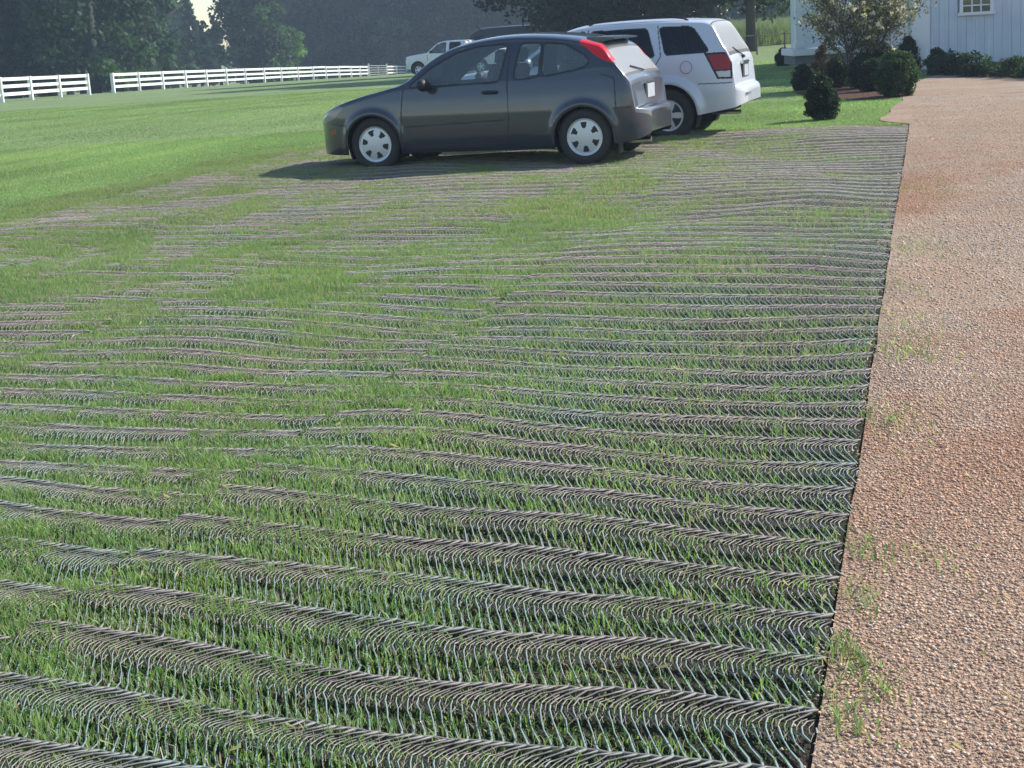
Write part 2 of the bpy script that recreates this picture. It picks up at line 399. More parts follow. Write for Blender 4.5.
# ------------------------------------------------------------------ mesh mats
PER = .287; SP = .028
def make_roll(i, p0, p1, label):
    r = np.random.default_rng(40+i)
    ps = np.arange(p0+.004, p1+.095, SP)
    # profile over one period, u=0 valley (far), 0.6 crest, 1 valley (near);  going towards the camera = decreasing l
    U = np.array([0, .07, .14, .21, .29, .38, .49, .63, .80, .94])
    Rp = np.array([.0056, .0033, .0026, .0026, .0027, .0026, .0024, .0024, .0031, .0048])
    Zp = np.array([.022, .022, .0215, .0215, .021, .018, .013, .008, .005, .010])
    Lp = np.array([0, -.034, -.060, -.076, -.082, -.078, -.063, -.044, -.020, -.006])
    Dp = np.array([.6, .95, 1, .95, .6, .3, .1, .1, .15, .4])
    # phase grows towards camera
    nper = int((L1-L0)/PER)+2
    k = np.arange(nper)
    ph = (k[:, None]+U[None, :]).ravel()                    # samples
    zz = np.tile(Zp, nper); ll = np.tile(Lp, nper)
    shift = r.random()*PER
    pg = ps[:, None]; lg = (L1+.15-shift)-ph[None, :]*PER
    X0, Y0 = lp2xy(lg, pg)
    warp = .26*(vnoise(X0, Y0, 1.9, 5+i)-.5)+.09*(vnoise(X0, Y0, .7, 8+i)-.5)
    l = lg-.125*(pg-p0)+warp+(.27*0)
    keepl = (l < L1+.02) & (l > L0)
    amp = .75+.5*vnoise(X0, Y0, 1.1, 12+i)
    flat = .55+.45*smooth(vnoise(X0, Y0, .9, 30+i), .15, .45)
    p = pg+ll[None, :]*(.9+.2*vnoise(X0, Y0, 1.5, 3))
    p = p+.007*(r.random(p.shape)-.5)
    l = l+.010*(r.random(l.shape)-.5)
    x, y = lp2xy(l, p)
    over = smooth(.6*vnoise(X0, Y0, .9, 70)+.4*vnoise(X0, Y0, .3, 71), .40, .72)*np.interp(pg, [-8.5, -5, -2.6, -1.9, -1.3], [1.5, 1.2, .9, .3, .0])*np.interp(lg, [2, 5, 10, 20], [.6, .8, 1, 1])
    z = groundz(x, y)+.006+zz[None, :]*amp*flat*.98+.005*(r.random(l.shape)-.5)-.004*over
    C = np.stack([x, y, z], 2)                              # (S,N,3)
    S, N = x.shape
    rad = np.tile(Rp, nper)[None, :]*(.85+.3*r.random((S, 1)))*(.85+.3*r.random((S, N)))
    offs = []
    for q in range(3):
        a = 2*math.pi*q/3+.5
        offs.append(np.stack([math.cos(a)*EP[0]*rad, math.cos(a)*EP[1]*rad, math.sin(a)*rad*1.1], 2))
    V = np.stack([C+o for o in offs], 2)                    # (S,N,3,3)
    idx = np.arange(S*N*3).reshape(S, N, 3)
    vis = keepl & (p > p0-.005) & (p < p1+.008+.035*(vnoise(X0, Y0, .12, 77)-.5)*(i == 0)) & (x > -(.42*y+.9)) & (y > 1.6)
    ok = vis[:, :-1] & vis[:, 1:]
    fs = []
    for q in range(3):
        a = idx[:, :-1, q]; b = idx[:, 1:, q]; c = idx[:, 1:, (q+1) % 3]; d = idx[:, :-1, (q+1) % 3]
        fs.append(np.stack([a, b, c, d], 2)[ok])
    # cross links: valley cords and hexagon links near the crest
    def link(ja, jb, rr):
        A = C[:-1][:, ja]; B = C[1:][:, jb]; vv = vis[:-1][:, ja] & vis[1:][:, jb]
        A = A[vv]; B = B[vv]
        up = np.array([0, 0, rr]); el3 = np.array([EL[0], EL[1], 0])*rr
        vs = np.stack([A+up, A-up*.5+el3, A-up*.5-el3, B+up, B-up*.5+el3, B-up*.5-el3], 1)
        n = len(A); b = np.arange(n)[:, None]*6
        f = np.concatenate([b+np.array([0, 1, 4, 3]), b+np.array([1, 2, 5, 4]), b+np.array([2, 0, 3, 5])], 0)
        return vs.reshape(-1, 3), f
    cols = np.arange(N); K_ = len(U)
    u0 = cols[cols % K_ == 0]; u4 = cols[cols % K_ == 4]; u6 = cols[cols % K_ == 6]
    Vs = [V.reshape(-1, 3)]; Fs = [np.concatenate(fs)]
    base = len(Vs[0])
    n = min(len(u4), len(u6))
    for (ja, jb, rr) in ((u0, u0, .0042), (u4[:n], u6[:n], .0024), (u6[:n], u4[:n], .0022)):
        v_, f_ = link(ja, jb, rr); Vs.append(v_); Fs.append(f_+base); base += len(v_)
    for (qa, qb, sh) in ((2, 3, .5), (3, 4, .5), (4, 5, .5), (5, 6, .35), (7, 8, .2)):
        ja = cols[cols % K_ == qa]; jb = cols[cols % K_ == qb]; m_ = min(len(ja), len(jb))
        Cs = C.copy(); Cs[:-1] = C[:-1]*(1-sh)+C[1:]*sh; C_keep = C
        A = Cs[:-1][:, ja[:m_]]; B = Cs[:-1][:, jb[:m_]]; vv = (vis[:-1][:, ja[:m_]] & vis[1:][:, jb[:m_]]); A = A[vv]; B = B[vv]
        rr = .0014; ux = np.array([EP[0], EP[1], 0])*rr; up = np.array([0, 0, rr])
        vs = np.stack([A-ux-up*.6, A+ux-up*.6, A+up, B-ux-up*.6, B+ux-up*.6, B+up], 1); n_ = len(A); b = np.arange(n_)[:, None]*6
        f = np.concatenate([b+np.array([0, 1, 4, 3]), b+np.array([1, 2, 5, 4]), b+np.array([2, 0, 3, 5])], 0)
        Vs.append(vs.reshape(-1, 3)); Fs.append(f+base); base += n_*6
    V = np.concatenate(Vs); Fc = np.concatenate(Fs)
    used = np.unique(Fc); rem = np.full(len(V), -1, np.int64); rem[used] = np.arange(len(used))
    Vu = V[used]
    dv = np.concatenate([np.repeat(np.tile(Dp, nper)[None, :]*np.ones((S, 1)), 3).ravel(), np.full(len(V)-S*N*3, .8)])[used]
    dust_or_sheen = np.clip(dv+.9*(vnoise(Vu[:, 0], Vu[:, 1], .5, 60)-.5)+.3*(r.random(len(Vu))-.5)+.035*(Vu[:, 1]-4), 0, 1)[:, None]
    teal = np.array([.20, .29, .265]); dusty = np.array([.30, .245, .222])
    o = mesh_np('mesh_mat', Vu, rem[Fc], M['strand'], colors=teal*(1-dust_or_sheen)+dusty*dust_or_sheen)
    return tag(o, label, 'ground mat', 'corrugated mesh mats laid side by side')

mats_labels = ['grey corrugated mesh mat beside the gravel drive, with the least grass in it',
               'corrugated mesh mat second from the gravel, its seam running up to the grey hatchback',
               'grassy corrugated mesh mat third from the gravel drive',
               'corrugated mesh mat furthest from the gravel, fading into the open lawn']
for i in range(4): make_roll(i, SEAMS[i+1], SEAMS[i], mats_labels[i])

# ------------------------------------------------------------------ grass blades
def grass_colors(x, y, n, r, dry=.12, lush=None):
    a = np.array([.165, .285, .105]); b = np.array([.295, .41, .165]); c = np.array([.42, .35, .27]); d = np.array([.09, .18, .08])
    t = r.random(n)[:, None]; v = vnoise(x, y, .7, 21)[:, None]
    col = a*(1-t)+b*t
    col = col*(1-.5*(v < .42)*r.random(n)[:, None])+d*.5*(v < .42)*.6
    isd = (r.random(n) < dry)[:, None]
    return np.where(isd, c*(.6+.5*t), col)

def blades(name, x, y, hgt, wid, label, cat='grass', seed=1, dry=.12, z0=0.0, lean=.5, seg=1, tint=None):
    r = np.random.default_rng(seed); n = len(x)
    z = groundz(x, y)+z0
    a = r.random(n)*2*math.pi; ln = lean*hgt*r.random(n)
    la = r.random(n)*2*math.pi
    dx, dy = np.cos(a)*wid/2, np.sin(a)*wid/2
    tx, ty = np.cos(la)*ln, np.sin(la)*ln
    col = grass_colors(x, y, n, r, dry) if tint is None else tint
    if seg == 1:
        V = np.stack([np.stack([x-dx, y-dy, z], 1), np.stack([x+dx, y+dy, z], 1), np.stack([x+tx, y+ty, z+hgt], 1)], 1)
        o = mesh_np(name, V.reshape(-1, 3), np.arange(3*n).reshape(-1, 3), M['blade'], colors=np.repeat(col, 3, 0))
    else:
        m = .55
        V = np.stack([np.stack([x-dx, y-dy, z], 1), np.stack([x+dx, y+dy, z], 1),
                      np.stack([x+dx*.8+tx*.3, y+dy*.8+ty*.3, z+hgt*m], 1), np.stack([x-dx*.8+tx*.3, y-dy*.8+ty*.3, z+hgt*m], 1),
                      np.stack([x+tx, y+ty, z+hgt*(1-.15*r.random(n))], 1)], 1)
        b = np.arange(n)[:, None]*5
        f = np.concatenate([b+np.array([0, 1, 2]), b+np.array([0, 2, 3]), b+np.array([3, 2, 4])], 0)
        o = mesh_np(name, V.reshape(-1, 3), f, M['blade'], colors=np.repeat(col, 5, 0))
    return tag(o, label, cat, kind='stuff')

def mat_density(x, y):
    l, p = xy2lp(x, y)
    base = np.interp(p, [-9, -6.5, -4.4, -2.7, -2.35, -1.9, -1.2, -.7, -.25], [1.25, .90, .82, .76, .62, .42, .24, .16, .10])
    base = base*np.interp(l, [2, 5, 9, 14, 18, 21], [.62, .80, 1.0, 1.0, .85, .7])
    n = .6*vnoise(x, y, 1.1, 11)+.4*vnoise(x, y, .33, 12)
    streak = vnoise(p*1.0, l*.28, .55, 13)
    over = smooth(.6*vnoise(x, y, .9, 70)+.4*vnoise(x, y, .3, 71), .42, .66)
    d = base*(.62+.55*smooth(.6*n+.4*streak, .34, .62)+.15*over)
    # narrow worn stripes run along the rows themselves (crests bare, valleys grassy)
    return np.clip(d, .02, 1.3)

def scatter(area, n, dens=None, seed=1):
    """area: l0,l1,p0,p1 in mat coordinates; thinned to the view with a margin"""
    r = np.random.default_rng(seed)
    l = area[0]+(area[1]-area[0])*r.random(n); p = area[2]+(area[3]-area[2])*r.random(n)
    x, y = lp2xy(l, p)
    k = (np.abs(x) < .42*y+.9) & (y > 1.8)
    x, y = x[k], y[k]
    if dens is not None:
        k = r.random(len(x)) < dens(x, y)/1.3; x, y = x[k], y[k]
    return x, y, r

clump = lambda x, y: .58+.85*smooth(.35*vnoise(x, y, .07, 15)+.35*vnoise(x, y, .2, 17)+.3*vnoise(x, y, .6, 16), .3, .7)
x, y, r = scatter((2, 6.5, -5.5, -.26), 900000, mat_density, 51)
blades('grass', x, y, (.012+.032*r.random(len(x)))*clump(x, y), .0034+.002*r.random(len(x)), 'green grass growing up through the nearest part of the mesh mats', seed=1, seg=2, dry=.14, lean=.9, z0=.004)
x, y, r = scatter((6.5, 12, -8.6, -.26), 1300000, mat_density, 52)
blades('grass', x, y, (.013+.029*r.random(len(x)))*clump(x, y), .0045+.002*r.random(len(x)), 'green grass growing through the middle stretch of the mesh mats', seed=2, dry=.2, lean=.9, z0=.004)
x, y, r = scatter((12, 21.0, -9.5, -.26), 1500000, mat_density, 53)
blades('grass', x, y, (.013+.0215*r.random(len(x)))*clump(x, y), .006+.003*r.random(len(x)), 'thinner grass on the far end of the mesh mats by the cars', seed=3, dry=.34, lean=.9, z0=.004)
# lawn blades outside the mats
def lawn_scatter(n, y0, y1, seed):
    r = np.random.default_rng(seed)
    y = y0+(y1-y0)*r.random(n)**.8; x = (r.random(n)*2-1)*(.40*y+.5)
    l, p = xy2lp(x, y)
    k = ((p < SEAMS[-1]+.15*vnoise(x, y, .4, 2)) | (l > L1+.05)) & (p < 30)
    G = np.array(GRAVEL); inside = np.zeros(len(x), bool)
    j = len(G)-1
    for i in range(len(G)):
        c = ((G[i, 1] > y) != (G[j, 1] > y)) & (x < (G[j, 0]-G[i, 0])*(y-G[i, 1])/(G[j, 1]-G[i, 1]+1e-12)+G[i, 0])
        inside ^= c; j = i
    k &= ~inside
    return x[k], y[k], r
LT = lambda x, y, r: (np.array([.215, .32, .12])*(.8+.5*vnoise(x, y, 1.7, 42)[:, None])+np.array([.06, .05, .03])*(vnoise(x-.28*y, x*0, .55, 43)[:, None] > .5))*(.75+.5*r.random((len(x), 1)))
x, y, r = lawn_scatter(520000, 12, 27, 61)
sx = vnoise(x, y, .8, 41)
blades('lawn_grass', x, y, .008+.014*r.random(len(x)), .008+.004*r.random(len(x)), 'short mown grass of the lawn near the mats', seed=4, dry=.05, lean=1.3, tint=LT(x, y, r))
x, y, r = lawn_scatter(300000, 27, 52, 62)
blades('lawn_grass', x, y, .008+.012*r.random(len(x)), .016+.008*r.random(len(x)), 'short mown grass of the lawn further back', seed=5, dry=.04, lean=1.5, tint=LT(x, y, r))
# weeds on the gravel edge
r = np.random.default_rng(71); xs = []; ys = []
for (px, py, n, s) in ((845, 665, 150, .05), (890, 425, 130, .10), (858, 610, 60, .05), (912, 250, 200, .2), (905, 355, 160, .12), (878, 700, 60, .05), (930, 560, 26, .05), (915, 190, 200, .3), (840, 730, 80, .05), (868, 560, 60, .05), (900, 330, 100, .15), (905, 290, 60, .15)):
    c = ground_at(px, py); xs.append(c.x+s*r.normal(size=n)*.7); ys.append(c.y+s*1.6*r.normal(size=n))
x = np.concatenate(xs); y = np.concatenate(ys)
blades('weeds', x, y, .015+.035*r.random(len(x)), .004+.002*r.random(len(x)), 'small straggly weeds along the gravel edge of the mats', seed=6, seg=2, dry=.4, lean=1.6, z0=.012)
# pale dry clippings lying about
x, y, r = scatter((2, 8, -6, .25), 1500, None, 72)
n = len(x); z = groundz(x, y)+.030; a = r.random(n)*6.28; L_ = .006+.014*r.random(n)
dx, dy = np.cos(a)*L_, np.sin(a)*L_; wx, wy = -np.sin(a)*.0012, np.cos(a)*.0012
V = np.stack([np.stack([x-dx-wx, y-dy-wy, z-.01], 1), np.stack([x+dx-wx, y+dy-wy, z+.012*r.random(n)], 1), np.stack([x+dx+wx, y+dy+wy, z+.012], 1), np.stack([x-dx+wx, y-dy+wy, z-.008], 1)], 1)
o = mesh_np('dry_clippings', V.reshape(-1, 3), np.arange(4*n).reshape(-1, 4), M['blade'], colors=np.repeat(np.array([[.42, .38, .24]])*(.6+.6*r.random(n)[:, None]), 4, 0))
tag(o, 'pale dry grass clippings scattered over the mats', 'clippings', kind='stuff')

# ------------------------------------------------------------------ gravel stones
def stones(name, area, n, smin, smax, seed, label):
    r = np.random.default_rng(seed)
    l = area[0]+(area[1]-area[0])*r.random(n)**.8; p = area[2]+(area[3]-area[2])*r.random(n)
    x, y = lp2xy(l, p); k = (x < .44*y+.8) & (y > 1.8)
    edge = P_RIGHT+.02+.08*vnoise(x, y, .35, 66)
    k &= (p > P_RIGHT+.005+.03*vnoise(x, y, .12, 8)) | (r.random(n) < .3*vnoise(x, y, .2, 9))
    k &= (p > edge) | (r.random(n) < .30+.55*vnoise(x, y, .3, 6))
    k &= r.random(n) < 1-.9*smooth(l, 9, 26)
    x, y = x[k], y[k]; n = len(x)
    s = smin+(smax-smin)*r.random(n)**2.5
    base = np.array([[1, 0, 0], [-1, 0, 0], [0, 1, 0], [0, -1, 0], [0, 0, 1], [0, 0, -1]], float)
    fcs = np.array([[0, 2, 4], [2, 1, 4], [1, 3, 4], [3, 0, 4], [2, 0, 5], [1, 2, 5], [3, 1, 5], [0, 3, 5]])
    V = base[None]*(s[:, None, None]*(.6+.6*r.random((n, 6, 1))))+s[:, None, None]*.35*(r.random((n, 6, 3))-.5)
    a = r.random(n)*6.28; ca, sa = np.cos(a)[:, None], np.sin(a)[:, None]
    X = V[..., 0]*ca-V[..., 1]*sa; Y = V[..., 0]*sa+V[..., 1]*ca; Z = V[..., 2]*.7
    V = np.stack([X+x[:, None], Y+y[:, None], Z+(groundz(x, y)+.012+s*.25)[:, None]], 2)
    Fc = (np.arange(n)[:, None, None]*6+fcs[None]).reshape(-1, 3)
    pal = np.array([[.58, .42, .31], [.62, .48, .37], [.52, .39, .29], [.60, .50, .41], [.46, .40, .34], [.54, .34, .23], [.34, .30, .27]])
    w = np.array([.26, .2, .18, .14, .08, .1, .04])
    c = pal[r.choice(7, n, p=w)]*(.84+.44*r.random(n)[:, None])*gravel_tint(x, y)
    o = mesh_np(name, V.reshape(-1, 3), Fc, M['stone'], colors=np.repeat(c, 6, 0))
    return tag(o, label, 'gravel', kind='stuff')
m, nt, b = newmat('gravel_stone'); an = nt.nodes.new('ShaderNodeAttribute'); an.attribute_name = 'tint'
nt.links.new(an.outputs['Color'], b.inputs['Base Color']); setb(b, Roughness=.85); b.inputs['Specular IOR Level'].default_value = .3; M['stone'] = m
stones('gravel_stones', (1.8, 8, P_RIGHT-.07, 2.6), 230000, .0024, .0082, 81, 'loose pinkish stones on the nearest part of the drive')
stones('gravel_stones', (8, 27, P_RIGHT-.05, 8), 330000, .0045, .0115, 82, 'loose pinkish stones on the far part of the drive')

# ------------------------------------------------------------------ vehicles
def catmull(pts, per=14):
    P = [np.array(p, float) for p in pts]; P = [2*P[0]-P[1]]+P+[2*P[-1]-P[-2]]; out = []
    for i in range(1, len(P)-2):
        for k in range(per):
            t = k/per
            out.append(.5*((2*P[i])+(-P[i-1]+P[i+1])*t+(2*P[i-1]-5*P[i]+4*P[i+1]-P[i+2])*t*t+(-P[i-1]+3*P[i]-3*P[i+1]+P[i+2])*t**3))
    out.append(P[-2]); return np.array(out)

def inpoly(x, z, poly):
    inside = np.zeros(x.shape, bool); n = len(poly); j = n-1
    for i in range(n):
        xi, zi = poly[i]; xj, zj = poly[j]
        inside ^= ((zi > z) != (zj > z)) & (x < (xj-xi)*(z-zi)/(zj-zi+1e-12)+xi); j = i
    return inside

def pdist(x, z, poly, closed=True):
    d = np.full(x.shape, 9.0); n = len(poly)
    for i in range(n if closed else n-1):
        a = poly[i]; b = poly[(i+1) % n]; vx, vz = b[0]-a[0], b[1]-a[1]; L = vx*vx+vz*vz+1e-12
        t = np.clip(((x-a[0])*vx+(z-a[1])*vz)/L, 0, 1)
        d = np.minimum(d, np.hypot(x-a[0]-t*vx, z-a[1]-t*vz))
    return d

def roundpoly(poly, rad=.06, n=5):
    out = []; k = len(poly)
    for i in range(k):
        p = np.array(poly[i], float); a = np.array(poly[i-1], float); b = np.array(poly[(i+1) % k], float)
        da = a-p; db = b-p; ra = min(rad, np.hypot(*da)*.45); rb = min(rad, np.hypot(*db)*.45)
        A = p+da/np.hypot(*da)*ra; B = p+db/np.hypot(*db)*rb
        for t in np.linspace(0, 1, n): out.append(tuple((1-t)**2*A+2*t*(1-t)*p+t*t*B))
    return out

def car(name, loc, rz, S, label, cat, group=None):
    root = empty(name, loc, rz, label, cat, group)
    prof = catmull(S['top'], 14)
    prof[:, 0] = np.maximum.accumulate(prof[:, 0]+1e-5*np.arange(len(prof)))
    # resample by arc length
    seg = np.hypot(*np.diff(prof, axis=0).T); arc = np.concatenate([[0], np.cumsum(seg)])
    n = int(arc[-1]/S.get('step', .012)); t = np.linspace(0, arc[-1], n)
    X = np.interp(t, arc, prof[:, 0]); T = np.interp(t, arc, prof[:, 1])
    for xa, Ra, za in S['arches']:        # extra columns where the arch edge is steep
        e = [xa-Ra*math.cos(q) for q in np.linspace(.01, .55, 16)]+[xa+Ra*math.cos(q) for q in np.linspace(.01, .55, 16)]
        Xn = np.sort(np.concatenate([X, e])); T = np.interp(Xn, X, T); X = Xn; kk = np.concatenate([[True], np.diff(X) > .0025]); X = X[kk]; T = T[kk]
    L = X[-1]
    low = np.interp(X, *zip(*S['low']))
    for xa, Ra, za in S['arches']:
        d = np.abs(X-xa); k = d < Ra
        low = np.where(k, np.maximum(low, za+np.sqrt(np.maximum(0, Ra*Ra-d*d))), low)
    belt = np.interp(X, *zip(*S['belt']))
    xt = np.linspace(-.5, L+.5, 600); bt = np.interp(xt, *zip(*S['belt'])); bt = np.convolve(np.pad(bt, 20, 'edge'), np.ones(41)/41, 'valid'); belt = np.interp(X, xt, bt)
    belt = np.minimum(belt, T-.07)
    low = np.minimum(low, belt-.03)
    W = S['W']
    zr, wr = zip(*S['side']); zt = np.linspace(zr[0]-.3, zr[-1]+.3, 400); wt = np.interp(zt, zr, wr)
    gk = np.exp(-np.linspace(-2.2, 2.2, 61)**2); gk /= gk.sum(); wt = np.convolve(np.pad(wt, 30, 'edge'), gk, 'valid')
    def halfw(x, z):
        w = np.interp(z, zt, wt)*W
        q = np.clip((S['nose']-x)/S['nose'], 0, 1)*.94; w = w*(1-q**S.get('nn', 3.2))**.42
        q = np.clip((x-(L-S['tail']))/S['tail'], 0, 1)*.93; w = w*(1-q**S.get('tn', 4))**.42
        for xa, Ra, za in S['arches']:
            rr = np.hypot(x-xa, z-za); w = w+S.get('flare', .015)*np.exp(-((rr-Ra-.03)/S.get('fw', .045))**2)*(z > .15)
        return w
    Nl, Ng, Nr = S.get('rows', (62, 34, 16))
    nx = len(X); rows = []
    for j in range(Nl):
        z = low+(belt-low)*j/(Nl-1); rows.append((X, halfw(X, z), z))
    wb = halfw(X, belt); ze = T-np.minimum(S.get('shoulder', .10), .55*(T-belt)); tum = S['tumble']
    for j in range(1, Ng):
        z = belt+(ze-belt)*j/(Ng-1); h = z-belt
        rows.append((X, wb-tum*h-.16*h*h+.0*h, z))
    ye = rows[-1][1]
    for j in range(1, Nr+1):
        f = (math.pi/2)*j/Nr
        rows.append((X, ye*math.cos(f)**.62, ze+(T-ze)*math.sin(f)**.70))
    A = np.array([np.stack(r_, 1) for r_ in rows])            # rows, nx, 3
    nrow = len(A)
    if S.get('post'): A = S['post'](A)
    i = np.arange(nrow-1)[:, None]*nx+np.arange(nx-1)[None]
    quad = np.stack([i, i+1, i+nx+1, i+nx], 2).reshape(-1, 4)
    V = A.reshape(-1, 3); cen = V[quad].mean(1); cx, cy, cz = cen.T
    rowi = np.repeat(np.arange(nrow-1), nx-1)
    top = rowi >= Nl+Ng-2
    part = np.zeros(len(quad), int); midx = np.zeros(len(quad), int)
    parts = [('body', S['paint'])]
    def newpart(nm, mt): parts.append((nm, mt)); return len(parts)-1
    for nm, poly, mt, fr in S.get('windows', []):
        q = newpart(nm, mt); poly = roundpoly(poly, S.get('wr', .05))
        ins = inpoly(cx, cz, poly) & ~top; d = pdist(cx, cz, poly)
        part[ins] = q; midx[~ins & (d < fr) & ~top & (cz > .5)] = 1
    for nm, x0, x1, k0, mt in S.get('topglass', []):
        q = newpart(nm, mt); ins = (rowi >= Nl+Ng-2+k0) & (cx > x0) & (cx < x1); part[ins] = q
        ed = (rowi >= Nl+Ng-2+k0-1) & (cx > x0-.02) & (cx < x1+.02) & ~ins; midx[ed] = 1
    for nm, poly, mt, rr in S.get('lamps', []):
        q = newpart(nm, mt); ins = inpoly(cx, cz, poly) & (rowi >= rr[0]) & (rowi <= rr[1]); part[ins] = q; midx[ins] = 0
    for poly, closed in S.get('gaps', []):
        d = pdist(cx, cz, poly, closed); midx[(d < S.get('gw', .0065)) & (part == 0) & ~top] = 2
    for nm, test in S.get('panels', []):
        q = newpart(nm, S['paint']); ins = test(cx, cy, cz) & (part == 0) & (midx != 1); part[ins] = q
    if 'two' in S:
        pass
    # both sides; window parts become one mesh per side where they are on the side
    for q, (nm, mt) in enumerate(parts):
        sel = quad[part == q]
        if not len(sel): continue
        mi = midx[part == q]; used = np.unique(sel); rem = np.full(len(V), -1); rem[used] = np.arange(len(used))
        Vq = V[used]; Vm = Vq*np.array([1, -1, 1]); fq = rem[sel]
        matl = [mt, M['trim'], S.get('gapmat', M['gap']), S['paint']]
        istop = nm in ('windshield', 'rear_window', 'body', 'rear_bumper', 'tailgate')
        if istop:
            o = mesh_np(nm, np.concatenate([Vq, Vm]), np.concatenate([fq[:, ::-1], fq+len(Vq)]), matl, root, True, np.concatenate([mi, mi]))
        else:
            o = mesh_np(nm, Vm, fq, matl, root, True, mi)
            mesh_np(nm, Vq, fq[:, ::-1], matl, root, True, mi)
    # nose and tail caps
    for nm, ci in (('nose_panel', 0), ('tail_panel', nx-1)):
        c = A[:, ci]; Vc = np.concatenate([c, c*np.array([1, -1, 1])]); k = np.arange(nrow-1)
        f = np.stack([k, k+1, k+1+nrow, k+nrow], 1)
        mesh_np(nm, Vc, f, S['paint'], root, False)
    # wheel wells and underbody
    ub = MB()
    for xa, Ra, za in S['arches']:
        for s in (-1, 1):
            pts = [(xa+Ra*1.0*math.cos(a), za+Ra*1.0*math.sin(a)) for a in np.linspace(-.5, math.pi+.5, 26)]
            yo = s*(W-.035); yi = s*(W-.34)
            vs = [(p_[0], yo, p_[1]) for p_ in pts]+[(p_[0], yi, p_[1]) for p_ in pts]; m_ = len(pts)
            ub.add(vs, [(q, q+1, m_+q+1, m_+q) for q in range(m_-1)]+[tuple(range(m_, 2*m_))])
    (xa1, Ra1, za1), (xa2, Ra2, za2) = S['arches']
    zl = S.get('ubz', .24); zb = S.get('ubtop', .55)
    ub.box(((xa1+Ra1+xa2-Ra2)/2, 0, (zl+zb)/2), (xa2-Ra2-xa1-Ra1-.02, 2*W-.22, zb-zl))
    ub.box(((.25+L-.25)/2, 0, (zl+zb)/2+.05), (L-.6, 2*(W-.36), zb-zl+.02))
    ub.build('underbody', M['under'], root)
    # wheels
    rw, tw, rr = S['wheel']
    for xa, Ra, za in S['arches']:
        for s in (-1, 1):
            wy = s*(W-tw/2-.035)
            w = MB()
            w.lathe([(rr*.99, -tw*.40), (rr+.012, -tw*.48), (rw-.055, -tw*.5), (rw-.015, -tw*.44), (rw, -tw*.33), (rw+.002, 0), (rw, tw*.33), (rw-.015, tw*.44), (rw-.055, tw*.5), (rr+.012, tw*.48), (rr*.99, tw*.40), (rr*.99, -tw*.40)], 40)
            wo = w.build('wheel', M['rubber'], root, True); wo.location = (xa, wy, rw-.01)
            wo.rotation_euler = (0, S.get('spin', .2)+xa*1.7, 0)
            # hubcap / alloy: polar grid with dark openings
            nr, na = 16, 98; rs = np.linspace(.0, rr*.985, nr); an_ = np.arange(na)*2*math.pi/na
            def zc(rn):
                q = rn/rr
                return s*(tw*.5-.012-.02*q**2*(q < .93)-.03*(q < .14)*0)
            Vr = []; 
            for ri in rs:
                for a in an_: Vr.append((ri*math.cos(a), zc(ri), ri*math.sin(a)))
            fr = []; fm = []
            for a in range(nr-1):
                for c in range(na):
                    fr.append((a*na+c, a*na+(c+1) % na, (a+1)*na+(c+1) % na, (a+1)*na+c))
                    rm = (rs[a]+rs[a+1])/2/rr; am = (c+.5)/na*S['holes'][0] % 1
                    h0, h1, hw0, hw1 = S['holes'][1:]
                    wdt = hw0+(hw1-hw0)*(rm-h0)/(h1-h0)
                    fm.append(1 if (h0 < rm < h1 and abs(am-.5) < wdt) else (1 if .10 < rm < .15 else 0))
            mesh_np('rim', np.array(Vr), np.array(fr), [M['rim'], M['rimdark']], wo, False, fm)
    # interior
    it = MB(); fz = S['floor']
    it.box(((S['cab'][0]+S['cab'][1])/2, 0, fz-.05), (S['cab'][1]-S['cab'][0], 2*W-.2, .1)); it.build('cabin_floor', M['under'], root)
    for sx, sy, sz in S['seats']:
        st = MB()
        st.prism([(sx-.5, sz), (sx-.02, sz-.03), (sx+.0, sz+.10), (sx-.48, sz+.13)], sy-.24, sy+.24)
        st.prism([(sx-.06, sz), (sx+.10, sz), (sx+.26, sz+.55), (sx+.16, sz+.60)], sy-.23, sy+.23)
        st.prism([(sx+.17, sz+.60), (sx+.25, sz+.60), (sx+.28, sz+.76), (sx+.20, sz+.78)], sy-.12, sy+.12)
        st.build('seat', M['cloth'], root, bevel=.025)
    dx = S['cab'][0]
    d = MB(); d.prism([(dx, fz), (dx, S['dash']), (dx+.25, S['dash']+.03), (dx+.42, S['dash']-.1), (dx+.4, fz)], -W+.17, W-.17)
    d.build('dashboard', M['cloth'], root, bevel=.02)
    sw = MB(); c = Vector((dx+.52, -.36, S['dash']-.03)); ring = []
    for k in range(21):
        a = 2*math.pi*k/20; ring.append(c+Vector((.18*math.cos(a)*.42, .18*math.sin(a), .18*math.cos(a)*.9)))
    sw.tube(ring, .014, 6); sw.tube([c, c+Vector((-.15, 0, -.05))], .03, 6); sw.build('steering_wheel', M['under'], root)
    # mirrors
    mx_, mz_ = S['mirror']
    for s in (-1, 1):
        mm = MB(); yy = s*(W+.02)
        mm.lathe([(.0, -.085), (.055, -.08), (.075, -.03), (.078, .03), (.06, .075), (0, .085)], 14)
        o = mm.build('mirror', S.get('mirror_mat', M['trim']), root, True); o.location = (mx_, yy+s*.06, mz_); o.scale = (.75, 1.15, .95)
        mb = MB(); mb.tube([(mx_, s*(W-.07), mz_-.05), (mx_, yy+s*.03, mz_-.04)], .022, 6); mb.build('mirror_arm', M['trim'], root)
    for (hx, hz) in S.get('handles', []):
        for s in (-1, 1):
            hb = MB(); yy = s*(W-.006)
            hb.tube([(hx-.095, yy-s*.02, hz), (hx-.07, yy+s*.022, hz+.003), (hx, yy+s*.032, hz+.004), (hx+.07, yy+s*.022, hz+.003), (hx+.095, yy-s*.02, hz)], [.014, .019, .02, .019, .014], 8)
            hb.build('door_handle', S.get('handle_mat', M['trim']), root)
    return root

